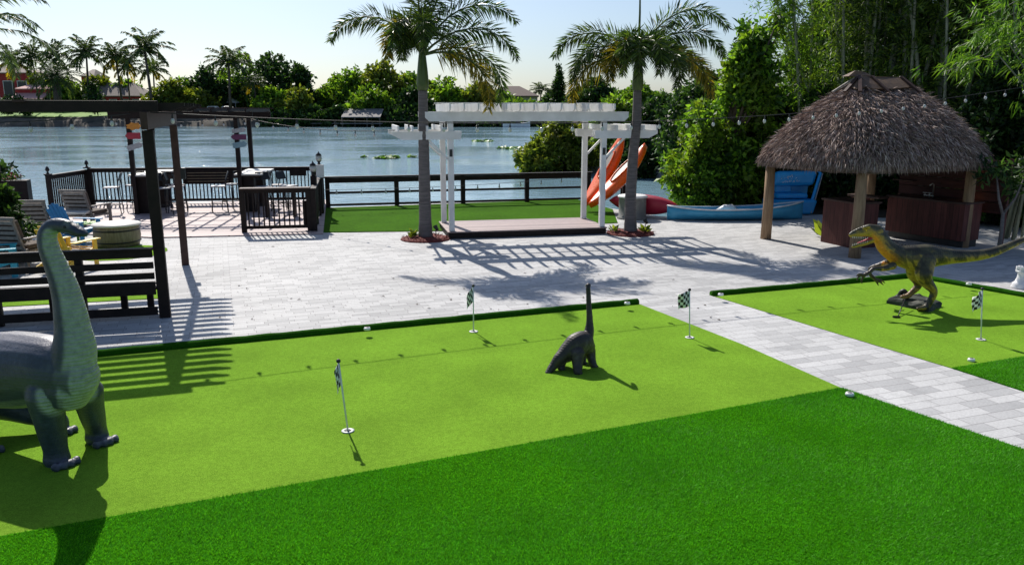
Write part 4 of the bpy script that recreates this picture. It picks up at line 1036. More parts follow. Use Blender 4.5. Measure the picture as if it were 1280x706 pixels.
mb = MB(); mb.box((0.10, plen - 0.02, 1.80), (0.09, 0.09, 0.22)); mb.build('electric_box', M['metal_dark'], t, bevel=0.006)

BN = PN + Vector((-0.02, -0.06, 0)); B0 = g(0, 409); bd = (B0 - BN).normalized(); byaw = math.atan2(-bd.y, -bd.x)
t = thing('slatted_bench', 'long dark slatted timber bench seen from behind, near left', 'bench', BN, byaw)
BL = 4.2
for z, h in ((0.97, 0.11), (0.80, 0.095), (0.645, 0.095), (0.46, 0.19), (0.12, 0.12)):
    mb = MB(); mb.box((-BL / 2 - 0.05, -0.02, z), (BL, 0.035, h)); mb.build('back_rail' if z > 0.4 else 'bottom_rail', M['darkwood'], t, bevel=0.004)
mb = MB(); mb.box((-BL / 2 - 0.05, -0.03, 1.045), (BL + 0.06, 0.13, 0.03)); mb.build('top_cap', M['darkwood'], t, bevel=0.004)
for x in (-1.05, -2.15, -3.25, -4.2):
    mb = MB(); mb.box((x, 0.05, 0.51), (0.10, 0.085, 1.02)); mb.build('post', M['darkwood'], t, bevel=0.005)
for k in range(4):
    mb = MB(); mb.box((-BL / 2 - 0.05, 0.16 + 0.125 * k, 0.43), (BL, 0.11, 0.035)); mb.build('seat_slat', M['brownwood'], t, bevel=0.004)
mb = MB(); mb.box((-BL / 2 - 0.05, 0.60, 0.36), (BL, 0.035, 0.10)); mb.build('seat_apron', M['darkwood'], t)
for x in (-0.25, -0.62, -1.6, -2.7, -3.7):
    mb = MB(); mb.box((x, 0.57, 0.20), (0.09, 0.06, 0.42)); mb.build('leg', M['darkwood'], t)

# ================================================================ FAR PERGOLA WITH SIGN POSTS
S1, S2, K1, K2 = g(172, 269), g(303, 267), g(196, 255), g(318, 254)
fy = math.atan2(S2.y - S1.y, S2.x - S1.x)
t = thing('pergola', 'smaller dark pergola over the bar tables on the deck', 'pergola', S1, fy)
W2 = (S2 - S1).length; D2_ = 3.0
loc = lambda p: Matrix.Rotation(-fy, 3, 'Z') @ (Vector(p) - S1)
for p in (K1, K2):
    q = loc(p); mb = MB(); mb.box((q.x, q.y, 1.4), (0.13, 0.13, 2.74)); mb.build('post', M['darkwood'], t, bevel=0.006)
for x in (0, W2):
    mb = MB(); mb.box((x, 0, 1.4), (0.12, 0.12, 2.74)); mb.build('post', M['darkwood'], t, bevel=0.006)
for y in (-0.1, 2.95):
    mb = MB(); mb.box((W2 / 2, y, 2.86), (W2 + 1.0, 0.05, 0.2)); mb.build('beam', M['darkwood'], t, bevel=0.004)
for i in range(9):
    x = -0.4 + (W2 + 0.8) * i / 8
    mb = MB(); mb.box((x, 1.4, 2.99), (0.04, 3.9, 0.10)); mb.build('rafter', M['darkwood'], t)
for i in range(5):
    mb = MB(); mb.box((W2 / 2, -0.2 + 0.85 * i, 3.055), (W2 + 1.1, 0.05, 0.03)); mb.build('batten', M['brownwood'], t)

def arrow(c, w, h, ang, flip, mat, label, round_=False):
    o = MB()
    if round_:
        n = 14; pr = [(w / 2 * math.cos(a * 2 * math.pi / n) * (1 + 0.12 * (-1) ** a), h / 2 * math.sin(a * 2 * math.pi / n) * (1 + 0.15 * (-1) ** a)) for a in range(n)]
    else:
        s = -1 if flip else 1
        pr = [(-w / 2 * s, -h / 2), (w * 0.32 * s, -h / 2), (w * 0.5 * s, 0), (w * 0.32 * s, h / 2), (-w / 2 * s, h / 2)]
        if flip: pr = pr[::-1]
    ca, sa = math.cos(ang), math.sin(ang); pr = [(x * ca - y * sa, x * sa + y * ca) for x, y in pr]
    n = len(pr); V = [(x, -0.012, z) for x, z in pr] + [(x, 0.012, z) for x, z in pr]
    o.add(V, [tuple(range(n)), tuple(range(2 * n - 1, n - 1, -1))] + [(i, n + i, n + (i + 1) % n, (i + 1) % n) for i in range(n)])
    o.v = [(c[0] + p[0], c[1] + p[1], c[2] + p[2]) for p in o.v]
    ob = o.build('arrow_sign', mat, origin=c, bevel=0.003); tag(ob, label, 'sign', 'arrow signs nailed to the pergola posts')
M['signred'] = pm('red sign', (0.42, 0.03, 0.05), (0.32, 0.02, 0.04), 9, 0.6, 0.1)
M['signgrey'] = pm('grey sign', (0.42, 0.42, 0.42), (0.3, 0.3, 0.31), 12, 0.6, 0.1)
M['signorange'] = pm('orange sign', (0.65, 0.28, 0.03), (0.5, 0.17, 0.02), 20, 0.6, 0.1)
M['signpurple'] = pm('plum sign', (0.14, 0.03, 0.09), (0.10, 0.02, 0.07), 10, 0.6, 0.1)
M['signteal'] = pm('pale blue sign', (0.22, 0.36, 0.42), (0.16, 0.28, 0.33), 10, 0.6, 0.1)
Ys = S1.y - 0.085
for px, py, w, h, an, fl, mt, lab, rd in [
    (167, 158, 0.42, 0.20, 0.05, 0, 'signorange', 'orange flower shaped sign on the left sign post', True),
    (166, 170, 0.44, 0.18, 0.0, 1, 'signred', 'red arrow sign pointing left on the left sign post', False),
    (169, 183, 0.48, 0.15, 0.28, 0, 'signgrey', 'tilted pale grey arrow sign on the left sign post', False)]:
    arrow(at(px, py, Ys), w, h, an, fl, M[mt], lab, rd)
Ys = S2.y - 0.085
for px, py, w, h, an, fl, mt, lab, rd in [
    (299, 163, 0.42, 0.12, 0.15, 0, 'signgrey', 'thin grey arrow sign topmost on the right sign post', False),
    (298, 171.5, 0.46, 0.15, 0.0, 1, 'signpurple', 'plum coloured arrow sign pointing left on the right sign post', False),
    (300, 181, 0.42, 0.16, 0.15, 0, 'signteal', 'pale blue arrow sign lowest on the right sign post', False)]:
    arrow(at(px, py, Ys), w, h, an, fl, M[mt], lab, rd)

# ================================================================ RAILINGS
def railing(a, b, h, label, bal=0.115, posts=2, cap=M['darkwood'], mat=M['darkwood'], capw=0.14, lower=0.12, group='dark balustrades round the deck', z0=0.03):
    a = Vector(a); b = Vector(b); a.z = b.z = z0; L = (b - a).length; yaw = math.atan2(b.y - a.y, b.x - a.x)
    t = thing('deck_railing', label, 'railing', a, yaw, group)
    mb = MB(); mb.box((L / 2, 0, h), (L + 0.1, capw, 0.04)); mb.build('top_cap', cap, t, bevel=0.004)
    for z, hh in ((h - 0.07, 0.09), (lower, 0.08)):
        mb = MB(); mb.box((L / 2, 0, z), (L, 0.04, hh)); mb.build('rail', mat, t)
    n = int(L / bal)
    mb = MB()
    for i in range(1, n): mb.box((L * i / n, 0, (h - 0.115 + lower + 0.04) / 2), (0.032, 0.032, h - 0.115 - lower - 0.04))
    mb.build('balusters', mat, t)
    for i in range(posts):
        x = L * i / max(1, posts - 1)
        mb = MB(); mb.box((x, 0, h / 2 - 0.01), (0.12, 0.12, h - 0.024)); mb.build('post', mat, t, bevel=0.005)
    return t, L
cA, cB, cC = g(66, 268), g(112, 257), g(396, 253.5)
railing(cA, cB, 1.10, 'dark balustrade along the left side of the deck')
t, L = railing(cB + Vector((0.13, 0, 0)), cC, 1.14, 'long dark balustrade along the lake side of the deck', posts=4)
# solid panel with yellowish slats part way along, and flower trough boards
mb = MB(); x0, x1 = L * 0.405, L * 0.63
mb.box(((x0 + x1) / 2, -0.055, 0.86), (x1 - x0, 0.03, 0.46)); p_ = mb.build('solid_panel', M['darkwood'], t)
mb = MB()
for k in range(4): mb.box(((x0 + x1) / 2, -0.08, 0.72 + 0.09 * k), (x1 - x0 - 0.3, 0.012, 0.022))
mb.build('slats', M['barrel'], p_)
for xa, xb in ((0.745, 0.80), (0.885, 0.96)):
    mb = MB(); mb.box((L * (xa + xb) / 2, -0.05, 0.98), (L * (xb - xa), 0.03, 0.22)); mb.build('solid_panel', M['darkwood'], t)
r0_, r1_ = g(306, 292), g(388, 290)
railing(r0_, r1_, 1.08, 'short balustrade with pale bar top at the front of the deck', cap=M['brownwood'], capw=0.30)
t, L = railing(g(394, 290), g(400, 256) + Vector((0.1, 0, 0)), 1.05, 'dark balustrade along the right side of the deck', bal=0.13, posts=3)
def finial(c, h, label, lamp):
    if lamp:
        t = thing('post_lamp', label, 'lamp', c, 0, 'lantern lamps on the deck posts')
        mb = MB(); mb.box((0, 0, h / 2), (0.14, 0.14, h)); mb.build('post', M['darkwood'], t, bevel=0.005)
        mb = MB(); mb.lathe((0, 0, h), [(0.06, 0), (0.03, 0.05), (0.05, 0.09), (0.09, 0.10)], 10); mb.build('bracket', M['metal_dark'], t)
        mb = MB(); mb.lathe((0, 0, h), [(0.07, 0.101), (0.095, 0.18), (0.075, 0.26)], 10); mb.build('glass', M['bulb'], t)
        mb = MB(); mb.lathe((0, 0, h), [(0.10, 0.261), (0.06, 0.31), (0.02, 0.34), (0.012, 0.38)], 10); mb.build('cap', M['metal_dark'], t)
    else:
        t = thing('post_finial', label, 'finial', c, 0, 'finials on the deck corner posts')
        mb = MB(); mb.box((0, 0, 0.02), (0.16, 0.16, 0.04)); mb.build('base', M['metal_dark'], t)
        mb = MB(); mb.lathe((0, 0, 0.04), [(0.05, 0), (0.02, 0.05), (0.06, 0.10), (0.05, 0.16), (0.01, 0.22)], 10); mb.build('ball', M['metal_dark'], t)
finial(cA + Vector((0, 0, 1.15)), 0, 'dark finial on the left front deck post', False)
finial(cB + Vector((0.05, 0, 1.19)), 0, 'dark finial on the left back deck corner post', False)
finial(g(402, 268) , 1.45, 'taller lantern lamp at the right deck corner', True)
finial(g(395, 282), 1.32, 'shorter lantern lamp in front of the taller one', True)
mb = MB(); mb.box((0, 0, 0), (0.22, 0.03, 0.36)); o = mb.build('notice_board', M['white'], bevel=0.004); o.location = at(400, 214, g(402, 272).y - 0.02); tag(o, 'small white notice fixed below the taller lantern', 'notice')
mb = MB(); mb.box((0, 0, 0), (0.2, 0.06, 0.62)); o = mb.build('wall_planter', M['darkwood'], bevel=0.004); o.location = at(384, 266, r1_.y + 0.16); tag(o, 'dark panel hanging behind the front balustrade', 'panel')

def post_rail(a, b, label):
    a = Vector(a); b = Vector(b); L = (b - a).length; yaw = math.atan2(b.y - a.y, b.x - a.x)
    t = thing('rail_fence', label, 'fence', a, yaw)
    mb = MB(); mb.box((L / 2, 0, 0.955), (L + 0.1, 0.17, 0.045)); mb.build('top_cap', M['darkwood'], t, bevel=0.004)
    for z, h in ((0.85, 0.15), (0.47, 0.07), (0.09, 0.07)):
        mb = MB(); mb.box((L / 2, -0.02, z), (L, 0.04, h)); mb.build('rail', M['darkwood'], t, bevel=0.003)
    n = 5
    for i in range(n):
        mb = MB(); mb.box((0.06 + (L - 0.12) * i / (n - 1), 0.06, 0.44), (0.14, 0.115, 0.975)); mb.build('post', M['darkwood'], t, bevel=0.005)
post_rail(g(408, 260), g(738, 251), 'dark three rail fence along the waterside lawn')

# ================================================================ THATCHED HUT
HL, HM, HR = g(962, 298), g(1068, 322), g(1203, 309)
ha = (HR - HM).normalized(); hb = Vector((-ha.y, ha.x, 0)); hyaw = math.atan2(ha.y, ha.x)
HA = (HR - HM).length; HB = (HL - HM).dot(hb)
ht = thing('thatched_hut', 'open round post hut with shaggy palm thatch roof', 'hut', HM, hyaw)
for x, y in ((0, 0), (HA, 0), (0, HB), (HA, HB)):
    mb = MB(); mb.tube([(x, y, 0), (x + 0.01, y, 0.9), (x, y, 2.0)], [0.125, 0.115, 0.105], 14); mb.build('post', M['post'], ht)
for y in (0, HB):
    mb = MB(); mb.tube([(-0.08, y, 1.97), (HA + 0.08, y, 1.97)], 0.06, 10); mb.build('roof_beam', M['post'], ht)
for x in (0, HA):
    mb = MB(); mb.tube([(x, -0.08, 2.06), (x, HB + 0.08, 2.06)], 0.05, 10); mb.build('roof_beam', M['post'], ht)
cxh, cyh = HA / 2 + 0.10, HB / 2; OX, OY = HA / 2 + 0.68, HB / 2 + 0.46; ZE, ZT = 1.93, 3.60; RX = 0.60
def roof_pt(u, s):
    """u 0..1 round the roof, s 0 ridge .. 1 eave ; rounded-corner hip roof"""
    a = u * 2 * math.pi
    c, sn = math.cos(a), math.sin(a); p = 3.6
    r = (abs(c) ** p + abs(sn) ** p) ** (-1 / p)
    ex, ey = c * r * OX, sn * r * OY
    tx = max(-RX, min(RX, ex)); 
    f = s
    x = tx * (1 - f) + ex * f; y = ey * f * 1.0
    z = ZT + (ZE - ZT) * (0.64 * f + 0.36 * f ** 3)
    return Vector((cxh + x, cyh + y, z))
nu, nsr = 64, 9; V = []; F = []
for j in range(nsr):
    for i in range(nu): V.append(roof_pt(i / nu, j / (nsr - 1)) + Vector((0, 0, -0.06)))
for j in range(nsr - 1):
    for i in range(nu): F.append((j * nu + i, j * nu + (i + 1) % nu, (j + 1) * nu + (i + 1) % nu, (j + 1) * nu + i))
V2 = [v + Vector((0, 0, -0.12)) for v in V]; n0 = len(V)
F2 = [tuple(n0 + k for k in f[::-1]) for f in F] + [((nsr - 1) * nu + (i + 1) % nu, (nsr - 1) * nu + i, n0 + (nsr - 1) * nu + i, n0 + (nsr - 1) * nu + (i + 1) % nu)[::-1] for i in range(nu)]
M['thatchbase'] = pm('thatch underlay', (0.12, 0.08, 0.06), (0.05, 0.035, 0.03), 8, 0.95, 0.5)
mb = MB(); mb.add(V + V2, F + F2, True); mb.build('roof', M['thatchbase'], ht)
rg = np.random.default_rng(500); ns_ = 46000
P = []; D = []; LL = []
for i in range(ns_):
    u = rg.random(); s = math.sqrt(rg.random()) * 0.99 + 0.015
    if i > ns_ * 0.80: s = rg.uniform(0.93, 1.0)
    p = roof_pt(u, s); q = roof_pt(u, s + 0.06); d = (q - p).normalized()
    d = (d + Vector(rg.normal(size=3)) * 0.30 + Vector((0, 0, 0.30 * rg.random()))).normalized()
    if s > 0.92: d = (d + Vector((0, 0, -1.8 * rg.random()))).normalized()
    P.append(p + Vector((0, 0, rg.uniform(-0.03, 0.04)))); D.append(d); LL.append(rg.uniform(0.10, 0.27) * (1.0 if s < 0.92 else 0.85))
V, Q = leaves_np(np.array(P), np.array(D), np.array(LL), 0.014, rg, 0.2, 0.12)
m, nt, b = new_mat('palm thatch')
geo = nt.nodes.new('ShaderNodeNewGeometry')
c = ramp(nt, geo.outputs['Random Per Island'], [(0, (0.085, 0.055, 0.042)), (0.45, (0.30, 0.215, 0.18)), (0.85, (0.48, 0.375, 0.33)), (1, (0.70, 0.58, 0.51))])
nt.links.new(c, b.inputs['Base Color']); b.inputs['Roughness'].default_value = 0.85; b.inputs['Specular IOR Level'].default_value = 0.2
M['thatch'] = m
o = link_mesh(np_mesh('thatch', V, Q), 'thatch', M['thatch'], ht); o['kind'] = 'stuff'
# roofing felt cap and battens at the ridge
mb = MB(); VV = []; FF = []
for j, s in enumerate((0.0, 0.10, 0.19)):
    for i in range(24):
        wv = 0.012 * math.sin(i * 2.3 + j); VV.append(roof_pt(i / 24, s * (1 + 0.10 * math.sin(i * 1.9))) + Vector((0, 0, 0.10 + wv - 0.02 * j)))
for j in range(2):
    for i in range(24): FF.append((j * 24 + i, j * 24 + (i + 1) % 24, (j + 1) * 24 + (i + 1) % 24, (j + 1) * 24 + i))
FF.append(tuple(range(24)))
mb.add(VV, FF, False); cp = mb.build('ridge_cap', M['roofcap'], ht)
sd_ = cp.modifiers.new('thickness', 'SOLIDIFY'); sd_.thickness = 0.02
for u in (0.02, 0.43, 0.53, 0.62, 0.73, 0.80, 0.93):
    a_, b_ = roof_pt(u, 0.02) + Vector((0, 0, 0.15)), roof_pt(u, 0.30) + Vector((0, 0, 0.12))
    mb = MB(); mb.bar(a_, b_, 0.07, 0.04); mb.build('ridge_batten', M['greywood'] if u < 0.5 else M['brownwood'], ht)
mb = MB(); a_ = roof_pt(0.55, 0.0) + Vector((-0.1, 0, 0.12))
mb.add([a_ + Vector((-0.22, 0, 0.0)), a_ + Vector((0.45, 0, 0.02)), a_ + Vector((0.35, 0.1, 0.10)), a_ + Vector((0.02, 0.05, 0.13)), a_ + Vector((0.42, 0.25, 0.0)), a_ + Vector((-0.2, 0.22, 0))],
       [(0, 1, 2, 3), (1, 4, 2), (0, 3, 5), (3, 2, 4, 5), (0, 5, 4, 1)]); mb.build('ridge_flap', M['roofcap'], ht)
# lamp under the eave
mb = MB(); mb.lathe((HA * 0.42, 0.5, 1.86), [(0.06, 0.12), (0.27, 0.05), (0.28, 0.0), (0.20, -0.03), (0.02, -0.04)], 18); o = mb.build('shell_lamp', M['cream'], ht)

# bar: box counter, main cabinet, back screen
def hl(p): return Matrix.Rotation(-hyaw, 3, 'Z') @ (Vector(p) - HM)
b0_, b1_ = hl(g(1025, 302)), hl(g(1066, 311))
def world(lx, ly, z=0): return HM + ha * lx + hb * ly + Vector((0, 0, z))
def cabinet(name, label, cat, lx, ly, w, d, h, mat, top, yaw=0.0, topo=0.04, kick=0.0):
    t = thing(name, label, cat, world(lx, ly), hyaw + yaw)
    mb = MB(); mb.box((0, 0, kick + (h - kick) / 2), (w, d, h - kick)); mb.build('cabinet', mat, t, bevel=0.006)
    if kick:
        mb = MB(); mb.box((0, 0.04, kick / 2), (w - 0.06, d - 0.12, kick - 0.004)); mb.build('toe_kick', M['black'], t)
    mb = MB(); mb.box((0, 0, h + 0.022), (w + topo * 2, d + topo * 2, 0.04)); mb.build('countertop', top, t, bevel=0.006)
    return t
w0 = 1.1
print('hut local', b0_, b1_, hl(g(1104, 298)), hl(g(1198, 310)), HA, HB)
dvec = b1_ - b0_; ywb = math.atan2(dvec.y, dvec.x)
cen = (b0_ + b1_) / 2 + Vector((-dvec.y, dvec.x, 0)).normalized() * 0.32
cabinet('bar_counter', 'reddish cedar box counter at the left of the hut', 'bar counter', cen.x, cen.y, dvec.length, 0.62, 0.98, M['cedar'], M['brownwood'], ywb)
m0, m1 = hl(g(1104, 296)), hl(g(1199, 311))
dv2 = m1 - m0; yw2 = math.atan2(dv2.y, dv2.x); nn = Vector((-dv2.y, dv2.x, 0)).normalized()
cen2 = (m0 + m1) / 2 + nn * 0.34
cabinet('bar_counter', 'long red cedar outdoor bar with sink inside the thatched hut', 'bar counter', cen2.x, cen2.y, dv2.length, 0.62, 0.97, M['cedar'], M['brownwood'], yw2, 0.03, 0.16)
# shelf joining the two
mid = (b1_ + m0) / 2 + nn * 0.8
t = thing('bar_shelf', 'narrow wooden shelf bridging the two bar counters', 'shelf', world(m0.x - 0.25, m0.y + 0.35, 0), hyaw + yw2)
mb = MB(); mb.box((0, 0, 0.96), (0.9, 0.36, 0.05)); mb.build('board', M['brownwood'], t, bevel=0.005)
mb = MB(); mb.box((-0.2, 0, 0.84), (0.5, 0.05, 0.18)); mb.build('apron', M['cedar'], t)
mb = MB(); mb.tube([(-0.35, 0, 0), (-0.35, 0, 0.93)], 0.06, 10); mb.build('leg', M['post'], t)
t = thing('plank_screen', 'dark plank back screen with shelf ledges behind the bar', 'screen', world(cen2.x + nn.x * 0.45 + 0.1, cen2.y + nn.y * 0.45), hyaw + yw2)
SWd = dv2.length + 0.75
for k in range(5):
    mb = MB(); mb.box((0, 0.02 * (k % 2), 0.86 + 0.235 * k), (SWd, 0.03, 0.225)); mb.build('plank', M['cedar_h'], t, bevel=0.004)
for x in (-SWd / 2 + 0.05, 0, SWd / 2 - 0.05):
    mb = MB(); mb.box((x, 0.06, 0.98), (0.08, 0.06, 1.95)); mb.build('post', M['cedar'], t)
for z in (1.32, 1.62, 1.90):
    mb = MB(); mb.box((-SWd / 2 + 0.2, -0.08, z), (0.55, 0.16, 0.022)); mb.build('ledge', M['brownwood'], t)
f0 = cen2 - nn * 0.02 + dv2.normalized() * (-0.12)
t = thing('sink_faucet', 'chrome bridge faucet on the cedar bar', 'faucet', world(f0.x, f0.y, 1.012), hyaw + yw2)
mb = MB(); mb.tube([(-0.12, 0, 0.05), (0.12, 0, 0.05)], 0.016, 8); mb.tube([(0.10, 0, 0), (0.10, 0, 0.30), (0.10, -0.05, 0.34), (0.10, -0.14, 0.30)], 0.014, 8); mb.build('spout', M['steel'], t)
for x in (-0.1, 0.02):
    mb = MB(); mb.tube([(x, 0, 0), (x, 0, 0.10)], 0.018, 8); mb.tube([(x - 0.05, 0, 0.11), (x + 0.05, 0, 0.11)], 0.012, 6); mb.build('handle', M['steel'], t)
# plants behind the box counter
small_plant(world(cen.x + 0.2, cen.y + 0.9, 0.0), 'broad leaved plant behind the cedar box counter', 9, 0.5, 41)
for i, (px, py) in enumerate([(1217, 212), (1213, 247), (1220, 268)]):
    p = at(px, py, 17.9)
    t = thing('fairy_light', 'warm glowing fairy light ' + ('highest beside the right hut post', 'halfway up beside the right hut post', 'lowest beside the right hut post')[i], 'fairy light', p, 0, 'warm fairy lights by the right hut post')
    if 'warm' not in M:
        mm_, nt, b = new_mat('warm lamp'); b.inputs['Emission Color'].default_value = (1, 0.45, 0.15, 1); b.inputs['Emission Strength'].default_value = 9; M['warm'] = mm_
    mb = MB(); mb.lathe((0, 0, 0), [(0.005, -0.03), (0.022, -0.01), (0.02, 0.01), (0.008, 0.03)], 10); mb.build('bulb', M['warm'], t)
    mb = MB(); mb.tube([(0, 0, 0.025), (0, 0, 0.07)], 0.012, 6); mb.tube([(0, 0, 0.07), (-0.03, 0.02, 0.2), (-0.16, 0.05, 0.25)], 0.005, 5); mb.build('wire', M['rope'], t)
# ================================================================ SEATING AREA
def adirondack(paint, label, loc_, rz):
    t = thing('adirondack_chair', label, 'chair', loc_, rz, 'painted adirondack chairs round the barrel table')
    mt = M[paint]         # local: faces -y
    for k in range(6):
        mb = MB(); y = -0.30 + k * 0.105; mb.box((0, y, 0.36 - k * 0.022), (0.52, 0.095, 0.02), (0.2, 0, 0)); mb.build('seat_slat', mt, t, bevel=0.003)
    for k in range(5):
        x = -0.21 + 0.105 * k; h = 0.74 - 0.028 * (k - 2) ** 2
        mb = MB(); d = Vector((x * 0.12, 0.42, 0.9)).normalized(); a = Vector((x, 0.27, 0.24)); mb.bar(a, a + d * h, 0.095, 0.02, (0, 1, 0)); mb.build('back_slat', mt, t, bevel=0.003)
    for s in (-1, 1):
        mb = MB(); mb.box((s * 0.34, -0.02, 0.53), (0.12, 0.70, 0.024)); mb.build('arm', mt, t, bevel=0.004)
        mb = MB(); mb.box((s * 0.30, -0.30, 0.26), (0.03, 0.10, 0.52)); mb.build('leg', mt, t, bevel=0.003)
        mb = MB(); mb.bar((s * 0.29, -0.34, 0.33), (s * 0.29, 0.62, 0.05), 0.03, 0.10); mb.build('leg', mt, t, bevel=0.003)
    mb = MB(); mb.box((0, 0.36, 0.44), (0.60, 0.03, 0.07)); mb.build('back_brace', mt, t)
    return t
adirondack('yellow', 'yellow adirondack chair behind the brontosaur neck', g(91, 334), R(168))
adirondack('blue', 'bright blue adirondack chair behind the yellow one', g(100, 304), R(82))
t = thing('side_table', 'low lime green slatted side table between blue chair and barrel table', 'table', g(112, 301), R(20))
for k in range(5):
    mb = MB(); mb.box((-0.2 + 0.1 * k, 0, 0.42), (0.09, 0.5, 0.022)); mb.build('slat', M['lime'], t, bevel=0.003)
for sx in (-1, 1):
    for sy in (-1, 1):
        mb = MB(); mb.box((0.2 * sx, 0.2 * sy, 0.204), (0.05, 0.05, 0.408)); mb.build('leg', M['lime'], t)
adirondack('teal', 'teal adirondack chair cut off by the left edge', g(-4, 345), R(120))

bt = g(148, 307)
t = thing('barrel_table', 'low round barrel table with pale top', 'table', bt)
mb = MB(); mb.lathe((0, 0, 0), [(0.44, 0.0), (0.475, 0.12), (0.49, 0.24), (0.475, 0.42), (0.465, 0.47)], 28); mb.build('staves', M['barrel'], t)
mb = MB(); mb.lathe((0, 0, 0), [(0.30, 0.471), (0.51, 0.472), (0.52, 0.49), (0.51, 0.51), (0.02, 0.515)], 28); mb.build('tabletop', M['cream'], t)
for z in (0.10, 0.36):
    mb = MB(); mb.lathe((0, 0, z), [(0.482, 0), (0.492, 0.015), (0.488, 0.03)], 28); mb.build('hoop', M['metal_dark'], t)
mb = MB(); mb.box((0.12, -0.485, 0.38), (0.16, 0.02, 0.04)); mb.build('handle_slot', M['black'], t)

def lounge(label, loc_, rz, w=0.75):
    t = thing('teak_lounge_chair', label, 'chair', loc_, rz, 'weathered teak chairs near the deck')
    mt = M['greywood']
    for s in (-1, 1):
        for y, h in ((-0.36, 0.58), (0.34, 0.40)):
            mb = MB(); mb.box((s * w / 2, y, h / 2), (0.06, 0.07, h)); mb.build('leg', mt, t, bevel=0.004)
        mb = MB(); mb.box((s * w / 2, -0.04, 0.595), (0.09, 0.78, 0.03)); mb.build('arm', mt, t, bevel=0.004)
        mb = MB(); mb.bar((s * (w / 2 - 0.06), 0.30, 0.34), (s * (w / 2 - 0.06), 0.52, 1.0), 0.05, 0.045); mb.build('back_stile', mt, t)
    for k in range(6):
        mb = MB(); z = 0.42 + 0.10 * k; mb.box((0, 0.33 + (z - 0.36) * 0.33, z), (w - 0.1, 0.022, 0.06)); mb.build('back_slat', mt, t)
    mb = MB(); mb.box((0, 0.52, 1.0), (w, 0.05, 0.06)); mb.build('top_rail', mt, t, bevel=0.005)
    mb = MB(); mb.box((0, -0.03, 0.33), (w - 0.08, 0.70, 0.05)); mb.build('seat', mt, t)
    mb = MB(); mb.box((0, -0.06, 0.41), (w - 0.10, 0.62, 0.10)); mb.build('seat_cushion', M['cushion'], t, bevel=0.03)
    mb = MB(); mb.box((0, 0.33, 0.72), (w - 0.12, 0.10, 0.50), (-0.32, 0, 0)); mb.build('back_cushion', M['cushion'], t, bevel=0.03)
    return t
lounge('weathered teak lounge chair seen from behind beside the hedge bush', g(52, 302), R(186), 0.85)
lounge('weathered teak armchair near the left deck railing', g(112, 284), R(172), 0.75)
lounge('teak lounge chair half hidden below the hedge bush', g(28, 332), R(170), 0.85)
ct = g(94, 288)
t = thing('coffee_table', 'square pale topped outdoor coffee table', 'table', ct, R(14))
mb = MB(); mb.box((0, 0, 0.47), (0.75, 0.75, 0.05)); mb.build('tabletop', M['cream'], t, bevel=0.006)
for sx in (-1, 1):
    for sy in (-1, 1):
        mb = MB(); mb.box((0.33 * sx, 0.33 * sy, 0.222), (0.06, 0.06, 0.444)); mb.build('leg', M['greywood'], t)
t = thing('planter_box', 'dark planter box with red flowers at the left waterline', 'planter', g(14, 262), R(18))
mb = MB(); mb.box((0, 0, 0.45), (1.15, 0.5, 0.9)); mb.build('box', M['darkwood'], t, bevel=0.008)
rg = np.random.default_rng(8)
V, Q = crown_np([(-0.2, 0, 0.98, 0.55, 0.25, 0.14)], 40, 0.1, rg, 0.08, 9); link_mesh(np_mesh('leaves', V, Q), 'leaves', M['leafB'], t)
V, Q = crown_np([(-0.1, -0.05, 1.02, 0.5, 0.22, 0.10)], 12, 0.07, rg, 0.05, 6, wr=0.8); link_mesh(np_mesh('flowers', V, Q), 'flowers', M['signred'], t)
t = thing('potted_tree', 'little potted palm by the deck rail at the far left', 'plant', g(8, 258))
mb = MB(); mb.lathe((0, 0, 0), [(0.2, 0), (0.28, 0.4), (0.3, 0.42), (0.24, 0.43)], 14); mb.build('pot', M['metal_dark'], t)
V, Q = crown_np([(0, 0, 1.0, 0.35, 0.35, 0.3)], 40, 0.2, rg, 0.1, 8); link_mesh(np_mesh('leaves', V, Q), 'leaves', M['leafB'], t)

